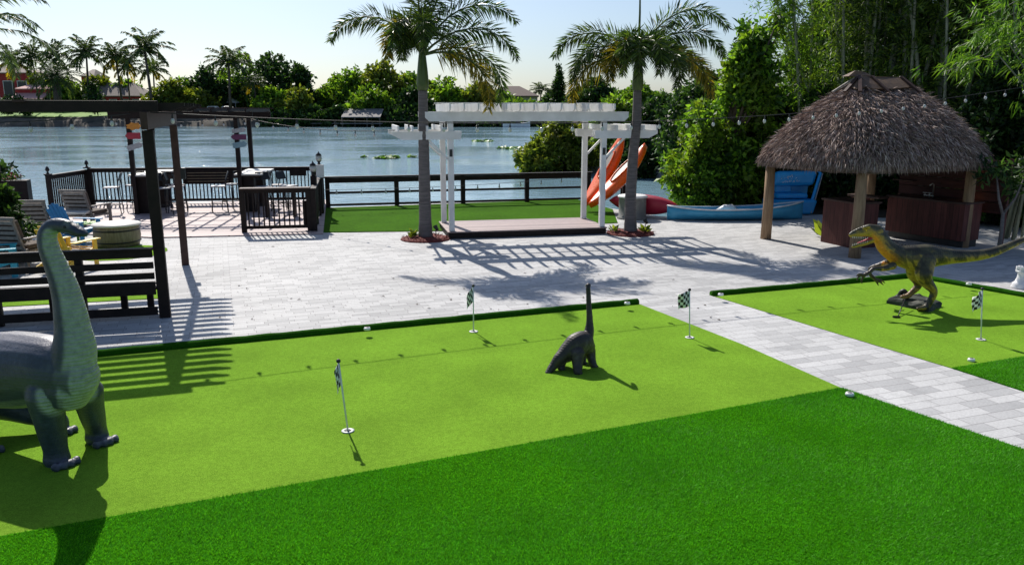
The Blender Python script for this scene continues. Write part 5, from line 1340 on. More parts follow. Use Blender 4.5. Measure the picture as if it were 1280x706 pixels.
# bar tables round the sign posts and metal bar stools
def bar_table(c, label):
    t = thing('bar_table', label, 'table', c, fy, 'tall bar tables round the sign posts')
    mb = MB(); mb.box((0.25, 1.0, 1.12), (0.80, 2.1, 0.05)); mb.build('tabletop', M['cream'], t, bevel=0.005)
    mb = MB(); mb.box((0.25, 1.0, 1.055), (0.70, 2.0, 0.07)); mb.build('apron', M['darkwood'], t)
    for y_ in (0.30, 1.75):
        mb = MB(); mb.box((0.18, y_, 0.51), (0.36, 0.34, 1.02)); mb.build('pedestal', M['darkwood'], t, bevel=0.006)
    return t
z3 = Vector((0, 0, 0.03))
bar_table(S1 + z3, 'bar table with pale top round the left sign post')
bar_table(S2 + z3, 'bar table with pale top round the right sign post')
def stool():
    t = thing('bar_stool', 'stool', 'bar stool', (0, 0, 0), 0, 'dark metal bar stools with backs')
    mt = M['metal_dark']
    mb = MB(); mb.box((0, 0, 0.76), (0.42, 0.40, 0.035)); mb.build('seat', M['signgrey'], t, bevel=0.01)
    for sx in (-1, 1):
        mb = MB(); mb.tube([(sx * 0.19, -0.18, 0.74), (sx * 0.22, -0.22, 0.0)], 0.013, 6); mb.build('leg', mt, t)
        mb = MB(); mb.tube([(sx * 0.19, 0.18, 0.74), (sx * 0.22, 0.23, 0.0)], 0.013, 6); mb.build('leg', mt, t)
        mb = MB(); mb.tube([(sx * 0.19, 0.19, 0.74), (sx * 0.19, 0.22, 0.95), (sx * 0.18, 0.30, 1.18)], 0.013, 6); mb.build('back_post', mt, t)
    mb = MB(); mb.box((0, 0.265, 1.07), (0.38, 0.018, 0.24), (-0.3, 0, 0)); mb.build('backrest', mt, t, bevel=0.006)
    mb = MB(); mb.tube([(-0.21, -0.2, 0.26), (0.21, -0.2, 0.26)], 0.011, 6); mb.tube([(-0.21, 0.2, 0.26), (0.21, 0.2, 0.26)], 0.011, 6)
    mb.tube([(-0.21, -0.2, 0.26), (-0.21, 0.2, 0.26)], 0.011, 6); mb.tube([(0.21, -0.2, 0.26), (0.21, 0.2, 0.26)], 0.011, 6); mb.build('footrest', mt, t)
    return t
st0 = stool()
stl = [(S1, -0.75, 0.30, -80, 'bar stool alone at the left side of the left bar table'), (S1, -0.30, 0.95, -140, 'bar stool tucked behind the left sign post'), (S1, 0.85, 0.95, 150, 'bar stool at the far right of the left bar table'),
       (S1, 1.05, 0.35, 95, 'bar stool at the right side of the left bar table'), (S1, 0.75, -0.15, 40, 'bar stool in front of the left bar table'),
       (S2, -0.70, 0.30, -75, 'bar stool at the left side of the right bar table'), (S2, -0.45, 0.9, -120, 'bar stool left behind the right sign post'), (S2, 1.0, 0.55, 95, 'bar stool at the right side of the right bar table'),
       (S2, 0.70, -0.12, 20, 'bar stool in front of the right bar table'), (S2, 1.35, 0.15, 60, 'bar stool farthest right behind the front balustrade')]
for i, (c, dx, dy, a, lab) in enumerate(stl):
    o = st0 if i == 0 else copy_tree(st0)
    e = Vector((math.cos(fy), math.sin(fy), 0)); n_ = Vector((-e.y, e.x, 0))
    o.location = c + e * dx + n_ * dy + z3; o.rotation_euler = (0, 0, fy + R(a)); o['label'] = lab
t = thing('side_table', 'small low black table on the deck behind the front balustrade', 'table', g(352, 272) + z3, fy)
mb = MB(); mb.box((0, 0, 0.74), (0.9, 0.5, 0.06)); mb.build('tabletop', M['darkwood'], t, bevel=0.005)
for sx in (-1, 1):
    mb = MB(); mb.box((sx * 0.38, 0, 0.355), (0.06, 0.4, 0.70)); mb.build('leg', M['darkwood'], t)

# ================================================================ BOATS BY THE HUT
def hull_mesh(L, W, H, n=18, rock=0.12, deck=True):
    """kayak: x along, z up; crowned deck with a raised rim"""
    mb = MB(); V = []; F = []; ring = 14
    for i in range(n + 1):
        t = -1 + 2 * i / n; w = max(0.02, (1 - abs(t) ** 2.4)) ** 0.75 * W / 2; zr = rock * t * t; h = H * (0.55 + 0.45 * (1 - t * t))
        for k in range(ring):
            a = 2 * math.pi * k / ring; c, s = math.cos(a), math.sin(a)
            x_ = w * math.copysign(abs(c) ** 0.7, c); z_ = (h * 0.35 * abs(s) ** 0.6 if s > 0 else -h * 0.65 * abs(s) ** 0.75)
            V.append((t * L / 2, x_, z_ + zr + H * 0.6))
    for i in range(n):
        for k in range(ring): F.append((i * ring + k, i * ring + (k + 1) % ring, (i + 1) * ring + (k + 1) % ring, (i + 1) * ring + k))
    F.append(tuple(range(ring - 1, -1, -1))); F.append(tuple(range(n * ring, (n + 1) * ring)))
    mb.add(V, F, True); return mb
def kayak(name, label, mat, L, W, H, a, b, nrm, group=None):
    a = Vector(a); b = Vector(b); d = (b - a).normalized(); nrm = Vector(nrm); nrm = (nrm - d * nrm.dot(d)).normalized(); y = nrm.cross(d)
    m = Matrix((d, y, nrm)).transposed().to_4x4(); mid = (a + b) / 2
    t = thing(name, label, 'kayak', a, 0, group)
    mb = hull_mesh(L, W, H); T = Matrix.Translation(mid - d * 0) @ m
    mb.v = [tuple(T @ Vector(v)) for v in mb.v]; mb.build('hull', mat, t, True)
    mb = MB(); P = []
    for i in range(21):
        q = i / 20 * 2 * math.pi; P.append(tuple(T @ Vector((0.08 * L + 0.20 * L * math.cos(q), W * 0.27 * math.sin(q), H * 1.0))))
    mb.tube(P, 0.025, 6, cap=False); mb.build('cockpit_rim', mat, t, True)
    mb = MB(); T2 = [T @ Vector((x, y_, z)) for (x, y_, z) in [(-0.10 * L, -W * 0.22, H * 0.99), (0.26 * L, -W * 0.22, H * 0.99), (0.26 * L, W * 0.22, H * 0.99), (-0.10 * L, W * 0.22, H * 0.99)]]
    mb.poly(T2); mb.build('cockpit', M['black'], t, True)
    return t
kayak('kayak', 'upper bright orange kayak leaning steeply behind the arbor post', M['orange'], 2.6, 0.56, 0.34, (2.40, 23.9, 0.10), (3.56, 24.9, 1.98), (-0.61, -0.45, 0.60), 'orange kayaks leaning on the rack')
kayak('kayak', 'lower bright orange kayak crossing behind the right palm trunk', M['orange'], 2.65, 0.54, 0.34, (2.52, 23.4, 0.10), (4.12, 24.3, 1.66), (-0.53, -0.38, 0.76), 'orange kayaks leaning on the rack')
t = thing('kayak_rack', 'dark timber rack holding the orange kayaks behind the right palm', 'rack', (3.35, 24.2, 0))
mb = MB(); mb.box((0.05, -0.12, 0.36), (0.09, 0.09, 0.75)); mb.build('post', M['darkwood'], t)
mb = MB(); mb.box((0.12, 0.85, 0.45), (0.09, 0.09, 0.95)); mb.build('post', M['darkwood'], t)
mb = MB(); mb.bar((0.03, -0.3, 0.76), (0.12, 1.0, 0.98), 0.08, 0.06); mb.build('crossbar', M['darkwood'], t)
dt = g(790, 273)
t = thing('drum', 'grey drum with white lid behind the right palm trunk', 'drum', dt)
mb = MB(); mb.lathe((0, 0, 0), [(0.43, 0), (0.43, 0.04), (0.385, 0.06), (0.385, 0.58), (0.40, 0.60)], 26); mb.build('body', M['tank'], t)
mb = MB(); mb.lathe((0, 0, 0), [(0.38, 0.601), (0.42, 0.602), (0.42, 0.64), (0.36, 0.665), (0.02, 0.67)], 26); mb.build('lid', M['white'], t)
kayak('kayak', 'crimson kayak lying on its side between drum and blue canoe', M['redkayak'], 2.15, 0.58, 0.38, (2.85, 23.15, 0.36), (4.38, 22.05, 0.30), (0.30, 0.9, 0.12))

# long blue canoe
ca, cb = g(838, 277.5), g(1010, 276.5); cL = (cb - ca).length; cyaw = math.atan2(cb.y - ca.y, cb.x - ca.x)
t = thing('canoe', 'long sky blue canoe with white gunwale on the pavers', 'canoe', ca, cyaw)
n = 20; V = []; F = []; gun = []
for i in range(n + 1):
    s = i / n; tt = -1 + 2 * s; w = max(0.03, 1 - abs(tt) ** 2.6) * 0.42; hh = 0.26 + 0.13 * abs(tt) ** 2.5 + 0.10 * s; x = s * cL; yc = 0.42
    sec = [(-w, hh), (-w * 1.02, hh * 0.6), (-w * 0.8, 0.10), (-w * 0.4, 0.015), (w * 0.4, 0.015), (w * 0.8, 0.10), (w * 1.02, hh * 0.6), (w, hh)]
    inn = [(w * 0.93, hh), (w * 0.75, 0.13), (0, 0.05), (-w * 0.75, 0.13), (-w * 0.93, hh)]
    for (yy, zz) in sec + inn: V.append((x, yc + yy, zz))
    gun.append(((x, yc - w, hh + 0.012), (x, yc + w, hh + 0.012)))
k = 13
for i in range(n):
    for j in range(k): F.append((i * k + j, i * k + (j + 1) % k, (i + 1) * k + (j + 1) % k, (i + 1) * k + j))
F += [tuple(range(k - 1, -1, -1)), tuple(range(n * k, (n + 1) * k))]
mb = MB(); mb.add(V, F, True); mb.build('hull', M['boatlight'], t)
for s in (0, 1):
    mb = MB(); mb.tube([q[s] for q in gun], 0.022, 6); mb.build('gunwale', M['gunwale'], t)
mb = MB(); mb.tube([(cL * 0.36, 0.42, 0.22), (cL * 0.42, 0.42, 0.29), (cL * 0.47, 0.42, 0.30), (cL * 0.52, 0.42, 0.22)], [0.06, 0.13, 0.13, 0.06], 12); mb.build('seat', M['gunwale'], t)
# pedal boat tipped up behind the canoe
po = g(998, 272) + Vector((0.0, 0.55, 0))
t = thing('pedal_boat', 'blue pedal boat with scuffed white lettering stored behind the canoe', 'pedal boat', po, R(8))
def rbox(mb, x0, x1, z0, z1, y0, y1, sl=0.0):
    P = [(x0, y0, z0), (x1, y0, z0), (x1 + sl, y0, z1), (x0 + sl * 0.6, y0, z1), (x0, y1, z0), (x1, y1, z0), (x1 + sl, y1, z1), (x0 + sl * 0.6, y1, z1)]
    mb.add(P, [(0, 1, 2, 3), (5, 4, 7, 6), (1, 5, 6, 2), (4, 0, 3, 7), (3, 2, 6, 7), (4, 5, 1, 0)])
mb = MB(); rbox(mb, -0.55, 0.62, 0.02, 0.44, -0.1, 1.0, 0.12); mb.build('hull', M['boatblue'], t, bevel=0.07)
mb = MB(); rbox(mb, -0.50, 0.18, 0.10, 0.42, -0.125, -0.09, 0.02); mb.build('faded_panel', M['boatlight'], t, bevel=0.01)
mb = MB(); rbox(mb, -0.40, 0.55, 0.46, 0.60, 0.15, 0.95, 0.0); mb.build('seat', M['boatblue'], t, bevel=0.05)
mb = MB(); rbox(mb, -0.30, 0.20, 0.60, 0.84, 0.52, 0.9, 0.0); mb.build('console', M['boatblue'], t, bevel=0.04)
mb = MB(); rbox(mb, -0.42, 0.85, 0.80, 1.24, 0.38, 0.62, 0.10); mb.build('backrest', M['boatblue'], t, bevel=0.11)
mb = MB(); rbox(mb, -0.44, 0.80, 0.40, 1.10, 0.70, 0.80, 0.06); mb.build('back_panel', M['boatblue'], t, bevel=0.03)
mb = MB(); mb.tube([(0.48, -0.05, 0.05), (0.72, 0.15, 0.55), (0.99, 0.36, 1.18), (0.96, 0.5, 1.24)], [0.05, 0.05, 0.045, 0.03], 8); mb.build('side_rail', M['boatblue'], t)
mb = MB(); mb.tube([(0.53, -0.12, 0.05), (0.77, 0.09, 0.55), (1.03, 0.30, 1.18)], 0.015, 6); mb.build('rail_trim', M['signgrey'], t)
rr = random.Random(3)
for i in range(20):
    mb = MB()
    x = -0.22 + 0.028 * i; 
    for z_ in (0.93 if i % 4 else 1.02,):
        mb.bar((x, 0.372, z_ + rr.uniform(-0.02, 0.02)), (x + rr.uniform(-0.03, 0.045), 0.372, z_ + rr.uniform(0.0, 0.06)), 0.012, 0.006); mb.build('letter_stroke', M['white'], t)
for i in range(9): 
    mb = MB(); x = -0.05 + 0.02 * i; mb.bar((x, 0.372, 1.05 + 0.012 * i), (x + 0.02, 0.372, 1.08 + rr.uniform(-0.02, 0.03)), 0.010, 0.006); mb.build('letter_stroke', M['white'], t)

# ================================================================ DINOSAUR STATUES
def fuse(chains, voxel, smooth, name):
    """sweep the chains, fuse them into one skin"""
    mb = MB()
    for ch in chains:
        pts = [Vector(c[0]) for c in ch]; rads = [c[1] for c in ch]
        P = []; Rr = []; n = len(pts)
        for i in range(n - 1):                         # Catmull-Rom
            p0, p1_, p2_, p3 = pts[max(0, i - 1)], pts[i], pts[i + 1], pts[min(n - 1, i + 2)]
            for k in range(6):
                u = k / 6
                P.append(0.5 * ((2 * p1_) + (p2_ - p0) * u + (2 * p0 - 5 * p1_ + 4 * p2_ - p3) * u * u + (3 * p1_ - p0 - 3 * p2_ + p3) * u ** 3))
                ra, rb = rads[i], rads[i + 1]; s = u * u * (3 - 2 * u) * 0.5 + u * 0.5
                if not isinstance(ra, tuple): ra = (ra, ra)
                if not isinstance(rb, tuple): rb = (rb, rb)
                Rr.append((ra[0] * (1 - s) + rb[0] * s, ra[1] * (1 - s) + rb[1] * s))
        e = rads[-1]; P.append(pts[-1]); Rr.append(e if isinstance(e, tuple) else (e, e))
        d0 = (P[0] - P[1]).normalized(); d1 = (P[-1] - P[-2]).normalized(); r0 = Rr[0]; r1 = Rr[-1]
        P = [P[0] + d0 * r0[0] * 0.85, P[0] + d0 * r0[0] * 0.6] + P + [P[-1] + d1 * r1[0] * 0.6, P[-1] + d1 * r1[0] * 0.85]
        q = lambda r, k: (r[0] * k, r[1] * k)
        Rr = [q(r0, 0.35), q(r0, 0.75)] + Rr + [q(r1, 0.75), q(r1, 0.35)]
        mb.tube(P, Rr, 18)
    me = mb.mesh(name + '_src'); ob = bpy.data.objects.new(name + '_src', me); col.objects.link(ob)
    m = ob.modifiers.new('r', 'REMESH'); m.mode = 'VOXEL'; m.voxel_size = voxel
    s = ob.modifiers.new('s', 'SMOOTH'); s.iterations = smooth; s.factor = 0.5
    dg = bpy.context.evaluated_depsgraph_get()
    out = bpy.data.meshes.new_from_object(ob.evaluated_get(dg)); out.name = name
    bpy.data.objects.remove(ob)
    out.polygons.foreach_set('use_smooth', [True] * len(out.polygons))
    return out
def paint(me, fn):
    me.calc_loop_triangles()
    ca_ = me.color_attributes.new('paint', 'FLOAT_COLOR', 'POINT')
    nv = len(me.vertices); co = np.empty(nv * 3, np.float32); me.vertices.foreach_get('co', co); co = co.reshape(-1, 3)
    nm = np.empty(nv * 3, np.float32); me.vertices.foreach_get('normal', nm); nm = nm.reshape(-1, 3)
    c = fn(co, nm); c = c if c.shape[1] == 4 else np.column_stack([c, np.full(nv, 0.4)]); c = c.astype(np.float32)
    ca_.data.foreach_set('color', c.ravel())
def sstep(a, b, x):
    t = np.clip((x - a) / (b - a), 0, 1); return t * t * (3 - 2 * t)
def vnoise(co, sc, seed=0):
    s = np.zeros(len(co)); r = np.random.default_rng(seed)
    for k in range(9):
        d = r.normal(size=3) * sc * (1 + 0.25 * k); s += np.sin(co @ d + r.random() * 6.28)
    return s / 4.5

# ---- big long-necked dinosaur, left
Yb = 6.42
def A(x, y, dY=0.0): return at(x, y, Yb + dY)
hd = Vector((0.85, -0.52, 0)); sd = Vector((0.52, 0.85, 0))
k_ = 147.0
chains = []
chest = A(84, 472)
body = [A(92, 470, -0.06), A(62, 462, 0.06), A(20, 462, 0.26), A(-40, 464, 0.52), A(-95, 474, 0.78), A(-150, 492, 1.02), A(-205, 512, 1.25), A(-255, 530, 1.45)]
chains.append(list(zip(body, [(0.235, 0.20), (0.305, 0.26), (0.345, 0.32), (0.335, 0.32), (0.23, 0.22), (0.13, 0.13), (0.07, 0.07), (0.03, 0.03)])))
neck = [A(86, 486, -0.05), A(93, 440, -0.05), A(90, 404, -0.03), A(82, 364, -0.01), A(70, 332), A(61, 310), A(59, 294), A(66, 283), A(79, 281.5, -0.02)]
chains.append(list(zip(neck, [(0.205, 0.20), (0.175, 0.17), (0.136, 0.135), (0.111, 0.11), (0.090, 0.088), (0.081, 0.079), (0.075, 0.073), (0.063, 0.063), (0.058, 0.056)])))
head = [A(68, 282), A(80, 282, -0.02), A(92, 286, -0.04), A(101, 290, -0.055), A(106, 292.5, -0.065)]
chains.append(list(zip(head, [(0.058, 0.058), (0.057, 0.062), (0.048, 0.058), (0.037, 0.05), (0.026, 0.038)])))
chains.append(list(zip([A(80, 277.5, -0.05), A(86, 279, -0.06)], [0.022, 0.018])))           # brow
def leg(top, foot, r0, r1, r2, toes=True):
    foot = Vector(foot); top = Vector(top); kn = top.lerp(foot, 0.5) - hd * 0.02
    chains.append([(top, r0), (kn + hd * 0.02 + Vector((0, 0, 0.06)), r1), (foot + Vector((0, 0, 0.14)), r2), (foot + Vector((0, 0, 0.05)), r2 * 1.15)])
    f = foot + Vector((0, 0, 0.05)) + hd * 0.06; chains.append([(foot + Vector((0, 0, 0.055)), (0.055, r2)), (f, (0.05, r2 * 0.95))])
    if toes:
        for q in (-0.072, -0.024, 0.024, 0.072):
            c = foot + hd * (r2 * 1.22 + 0.04 - 0.35 * abs(q)) + sd * q * 1.3
            chains.append([(c + Vector((0, 0, 0.042)), 0.037), (c + hd * 0.034 + Vector((0, 0, 0.028)), 0.024)])
fN, fF = g(72, 580), g(122, 553); fHN, fHF = g(-8, 562), g(72, 541)
leg(A(56, 492, -0.10), fN, 0.155, 0.122, 0.098)
leg(A(108, 488, 0.20), fF, 0.14, 0.112, 0.092)
leg(A(-62, 500, 0.20), g(-22, 566), 0.19, 0.135, 0.10)
leg(A(-2, 500, 0.62), fHF, 0.18, 0.125, 0.09)
me = fuse(chains, 0.013, 6, 'body')
npts = np.array([tuple(p) for p in neck[:7]])
thr_dir = np.array([0.93, -0.30, 0.0]); thr_dir = thr_dir / np.linalg.norm(thr_dir)
Xref = A(98, 470).x
def paint_big(co, nm):
    base = np.array([0.036, 0.049, 0.068]); pale = np.array([0.33, 0.375, 0.29])
    f = sstep(0.15, 0.50, nm @ thr_dir) * sstep(-0.62, -0.40, co[:, 0] - Xref + 0.25)
    f *= sstep(0.46, 0.56, co[:, 2])
    dst = np.full(len(co), 9.0)
    for i_ in range(len(npts) - 1):
        a_, b_ = npts[i_], npts[i_ + 1]; ab = b_ - a_; tq = np.clip(((co - a_) @ ab) / (ab @ ab), 0, 1)[:, None]
        dst = np.minimum(dst, np.linalg.norm(co - (a_ + tq * ab), axis=1))
    f *= sstep(0.285, 0.235, dst)
    # neck underside below the chin
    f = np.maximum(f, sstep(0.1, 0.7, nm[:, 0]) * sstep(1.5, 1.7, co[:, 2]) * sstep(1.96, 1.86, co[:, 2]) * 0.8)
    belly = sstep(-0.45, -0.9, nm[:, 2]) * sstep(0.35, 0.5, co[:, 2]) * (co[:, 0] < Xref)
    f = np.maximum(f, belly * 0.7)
    back = sstep(0.5, 0.9, nm[:, 2])[:, None] * np.array([0.10, 0.09, 0.10]) * (co[:, 2] < 1.3)[:, None]  # upward faces painted whitish: sunlight on the back put into the colour
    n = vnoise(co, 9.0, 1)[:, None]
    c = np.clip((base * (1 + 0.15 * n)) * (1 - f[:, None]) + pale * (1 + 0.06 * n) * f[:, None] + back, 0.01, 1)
    return np.column_stack([c, 0.12 + 0.88 * np.clip(f * 1.3, 0, 1)])
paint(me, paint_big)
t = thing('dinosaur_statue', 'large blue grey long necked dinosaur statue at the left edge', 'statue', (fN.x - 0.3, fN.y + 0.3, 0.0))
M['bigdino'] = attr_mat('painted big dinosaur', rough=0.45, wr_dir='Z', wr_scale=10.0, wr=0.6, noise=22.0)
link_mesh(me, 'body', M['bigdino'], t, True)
for s in (-1, 1):
    c = A(88, 283, -0.045) + sd * s * 0.050 
    mb = MB(); mb.lathe(tuple(c), [(0.003, -0.013), (0.011, -0.006), (0.013, 0.0), (0.011, 0.006), (0.003, 0.013)], 10); mb.build('eye', M['black'], t, True)
mb = MB(); mth = [A(84, 290, -0.07) , A(94, 293, -0.085), A(104, 295.5, -0.09)]
mb.tube([p - sd * 0.045 * (1 - 0.25 * i) for i, p in enumerate(mth)], [0.004, 0.006, 0.004], 6); mb.build('mouth', M['black'], t, True)

# ---- small long-necked dinosaur, centre
chains = []
Ys_ = 9.0
def B(x, y, dY=0.0): return at(x, y, Ys_ + dY)
chains.append(list(zip([B(734, 432, 0.08), B(728, 428, 0.04), B(720, 432), B(710, 440, -0.04), B(700, 448, -0.1), B(691, 458, -0.14), B(684, 467, -0.2)],
   [(0.10, 0.11), (0.145, 0.13), (0.16, 0.135), (0.13, 0.11), (0.085, 0.075), (0.052, 0.05), (0.032, 0.032)])))
chains.append(list(zip([B(730, 432, 0.06), B(736, 416, 0.10), B(737, 400, 0.13), B(736, 380, 0.16), B(735.5, 366, 0.18), B(735.2, 359, 0.19), B(735.2, 356, 0.24)],
   [0.10, 0.062, 0.040, 0.032, 0.029, 0.028, 0.026])))
chains.append([(B(735.2, 357, 0.20), 0.032), (B(735.4, 356.5, 0.28), (0.026, 0.03)), (B(735.6, 357.5, 0.35), (0.016, 0.02))])
def lg(top, foot, r0, r1, r2):
    foot = Vector(foot); top = Vector(top)
    chains.append([(top, r0), (top.lerp(foot, 0.55), r1), (foot + Vector((0, 0, 0.03)), r2), ])
    chains.append([(foot + Vector((0, 0, 0.022)), (0.025, r2 * 1.05)), (foot + Vector((0.035, 0.02, 0.018)), (0.02, r2 * 0.9))])
lg(B(737, 438, 0.10), g(742, 459.5), 0.075, 0.05, 0.042)
lg(B(722, 442, -0.12), g(722, 468), 0.09, 0.062, 0.05)
lg(B(703, 446, 0.05), g(701, 463), 0.075, 0.05, 0.042)
lg(B(728, 440, 0.22), g(728, 456), 0.075, 0.05, 0.042)
me = fuse(chains, 0.008, 4, 'body')
def paint_small(co, nm):
    n = vnoise(co, 16.0, 2)[:, None]
    base = np.array([0.038, 0.031, 0.029]) * (1 + 0.3 * n); lite = np.array([0.13, 0.12, 0.115])
    f = sstep(0.2, 0.8, -nm[:, 2])[:, None] * 0.5 + sstep(0.5, 1.1, n[:, 0])[:, None] * 0.3
    return np.clip(base * (1 - f) + lite * f, 0.008, 1)
paint(me, paint_small)
ft = g(722, 464)
t = thing('dinosaur_statue', 'small dark brown long necked dinosaur statue in the middle of the green', 'statue', (ft.x, ft.y, 0.012))
M['smalldino'] = attr_mat('painted small dinosaur', rough=0.5, wr_dir='DIAGONAL', wr_scale=12.0, wr=0.3, noise=30.0)
link_mesh(me, 'body', M['smalldino'], t, True)
mb = MB(); mb.lathe(tuple(B(731.5, 357, 0.22)), [(0.002, -0.008), (0.009, 0.0), (0.002, 0.008)], 8); mb.build('eye', M['cream'], t, True)

# ---- raptor, right
chains = []
Yr = 11.85
def C(x, y, dY=0.0): return at(x, y, Yr + dY)
pr_ = 1 / ppm(Yr, 0.8)
def cr(*a): return [(C(x, y, d), (r * pr_, r * pr_ * q)) for (x, y, r, q, d) in a]
chains.append(cr((1124, 320, 12.5, .8, 0), (1140, 322, 16, .78, 0), (1158, 321, 16, .78, 0), (1176, 320.5, 11.5, .85, 0), (1196, 320.5, 8.6, .9, 0), (1218, 319.5, 7.2, .9, .02), (1240, 315.5, 6, .95, .04), (1262, 307, 4.8, 1, .06), (1285, 297, 3.3, 1, .09), (1318, 282, 1.6, 1, .12)))
chains.append(cr((1093, 290, 8, .8, 0), (1101, 298, 9.3, .75, 0), (1108, 309, 10.5, .8, 0), (1122, 319, 12.5, .8, 0)))
chains.append(cr((1097, 289.5, 8.3, .8, 0), (1086, 288, 8, .72, 0), (1076, 290, 6.4, .62, 0), (1068, 292, 4.6, .6, 0), (1063.5, 293.5, 3.2, .6, 0)))
chains.append(cr((1094, 297, 5.5, .8, 0), (1085, 302, 3.6, .8, 0), (1075, 305.5, 2.7, .9, 0), (1066, 308, 2.0, .9, 0)))
chains.append(cr((1086, 283, 2.2, 1, -.07), (1080, 284.5, 1.6, 1, -.06)))
sd2 = 0.16
def limb(side, *a): chains.append([(C(x, y, side * sd2 + d), r * pr_) for (x, y, r, d) in a])
limb(-1, (1116, 332, 5, .04), (1104, 335.5, 3.6, -.03), (1093, 335.5, 2.6, -.08), (1087, 340, 2.3, -.1), (1080, 344, 2.6, -.1))
limb(1, (1108, 329, 5, -.02), (1098, 332, 3.4, .05), (1088, 335.5, 2.6, .1), (1088, 343, 2.2, .1), (1093, 348, 2.4, .1))
for (x0, y0, x1, y1, x2, y2, sdv) in [(1079, 344, 1073, 346, 1071.5, 350.5, -.26), (1080, 345, 1077, 350, 1077.5, 354, -.25), (1081, 344, 1074, 342.5, 1070.5, 345, -.27), (1094, 349, 1101, 350, 1106, 353.5, .26), (1094, 349, 1100, 352.5, 1104, 356, .25), (1093, 349, 1096, 353, 1098, 356.5, .27)]:
    chains.append([(C(x0, y0, sdv), 1.6 * pr_), (C(x1, y1, sdv), 1.25 * pr_), (C(x2, y2, sdv), 0.8 * pr_)])
nf_ = g(1155, 388); dn = nf_.y - Yr
limb(-1, (1157, 326, 12, .09), (1155, 342, 10.5, 0), (1158, 352, 7.6, 0), (1167, 364, 4.7, 0), (1163, 376, 4.0, 0), (1157, 384, 4.0, 0), (1148, 386.5, 2.6, -.02))
limb(1, (1143, 327, 12, -.05), (1142, 341, 8.6, 0), (1147, 352, 5.6, .02), (1147, 358, 4.6, .02), (1139, 366, 3.6, .02), (1134, 370, 3.4, .02), (1127, 371, 2.2, .02))
for (dx, dy, s_) in ((-9, 1.5, -.06), (-7, 2.5, .05)):
    limb(-1, (1156, 384, 2.6, s_), (1156 + dx, 384 + dy, 1.8, s_ * 1.6))
me = fuse(chains, 0.0085, 5, 'body')
def paint_raptor(co, nm):
    u = 640 + FPX * co[:, 0] / (co[:, 1] * math.cos(PITCH) - (co[:, 2] - CAMH) * math.sin(PITCH))
    z = co[:, 2]
    top = np.array([0.075, 0.066, 0.036]); olive = np.array([0.40, 0.255, 0.040]); oran = np.array([0.62, 0.23, 0.02]); stripe = np.array([0.030, 0.026, 0.018])
    n = vnoise(co, 7.0, 4); n2 = vnoise(co, 20.0, 5)
    fd_ = sstep(0.35, -0.15, nm[:, 2] + 0.25 * n2)                                   # flanks
    c = top * (1 - fd_[:, None]) + olive * fd_[:, None]
    st = sstep(0.25, 0.75, np.sin(u * 0.26 + 1.8 * n + z * 5)) * sstep(-0.75, -0.2, nm[:, 2]) * (u > 1105)
    c = c * (1 - 0.75 * st[:, None]) + stripe * 0.75 * st[:, None]
    bl = sstep(0.05, 0.30, vnoise(co, 13.0, 9)) * (u > 1104); c = c * (1 - 0.8 * bl[:, None]) + stripe * 0.8 * bl[:, None]
    thr = sstep(0.05, -0.5, nm[:, 0] * 0.8 + nm[:, 2] * 0.65 + 0.12 * n2) * sstep(1086, 1094, u) * sstep(1132, 1112, u) * sstep(0.6, 0.72, z)
    c = c * (1 - thr[:, None]) + oran * thr[:, None]
    bel = sstep(-0.35, -0.85, nm[:, 2]) * sstep(1112, 1125, u) * sstep(0.45, 0.55, z)
    c = c * (1 - bel[:, None] * 0.7) + np.array([0.46, 0.27, 0.035]) * bel[:, None] * 0.7
    leg_ = sstep(0.45, 0.25, z) * sstep(1150, 1138, u) * 0.6
    c = c * (1 - leg_[:, None]) + np.array([0.33, 0.17, 0.06]) * leg_[:, None]
    arm_ = (u < 1102) * (z < 0.72)
    c = np.where(arm_[:, None].astype(bool), np.array([0.06, 0.045, 0.035]), c)
    return np.clip(c * (1 + 0.18 * n2[:, None]), 0.008, 1)
paint(me, paint_raptor)
rb = g(1140, 384)
t = thing('dinosaur_statue', 'open mouthed olive raptor statue with orange throat on the right green', 'statue', (rb.x, rb.y, 0.012))
M['raptor'] = attr_mat('painted raptor', rough=0.4, wr_dir='X', wr_scale=9.0, wr=0.4, noise=40.0)
link_mesh(me, 'body', M['raptor'], t, True)
for d in (-0.073, 0.073):
    c = C(1083.5, 287.5, d); mb = MB(); mb.lathe(tuple(c), [(0.003, -0.018), (0.016, -0.008), (0.019, 0), (0.016, 0.008), (0.003, 0.018)], 12); e_ = mb.build('eye', M['yellow'], t, True)
    mb = MB(); mb.lathe(tuple(c + Vector((0, math.copysign(0.014, d), 0))), [(0.002, -0.012), (0.007, 0), (0.002, 0.012)], 8); mb.build('pupil', M['black'], e_, True)
mb = MB(); mb.tube([C(1092, 296, -0.01), C(1084, 299.5, -0.01), C(1072, 304, -0.01)], [(0.02, 0.035), (0.016, 0.03), (0.008, 0.016)], 8); mb.build('tongue', M['signred'], t, True)
mb = MB()
for i in range(9):
    x = 1066 + i * 2.3
    for d in (-0.035, 0.035):
        a_ = C(x, 295.5 + 0.12 * i, d); mb.tube([a_, a_ + Vector((0, 0, -0.032))], [0.007, 0.001], 5)
        a_ = C(x, 306.5 - 0.45 * i, d); mb.tube([a_, a_ + Vector((0, 0, 0.026))], [0.006, 0.001], 5)
mb.build('teeth', M['cream'], t, True)
mb = MB()
for i in range(26):
    f = i / 25; x = 1106 + 76 * f; yy = 303.5 + 3.2 * math.sin(f * 2.6) + (4 if f > 0.75 else 0) * (f - 0.75) * 4
    a_ = C(x, yy + 1.0, 0.0); mb.tube([a_, a_ + Vector((0.01, 0, 0.022))], [0.010, 0.002], 5)
mb.build('back_scales', M['black'], t, True)
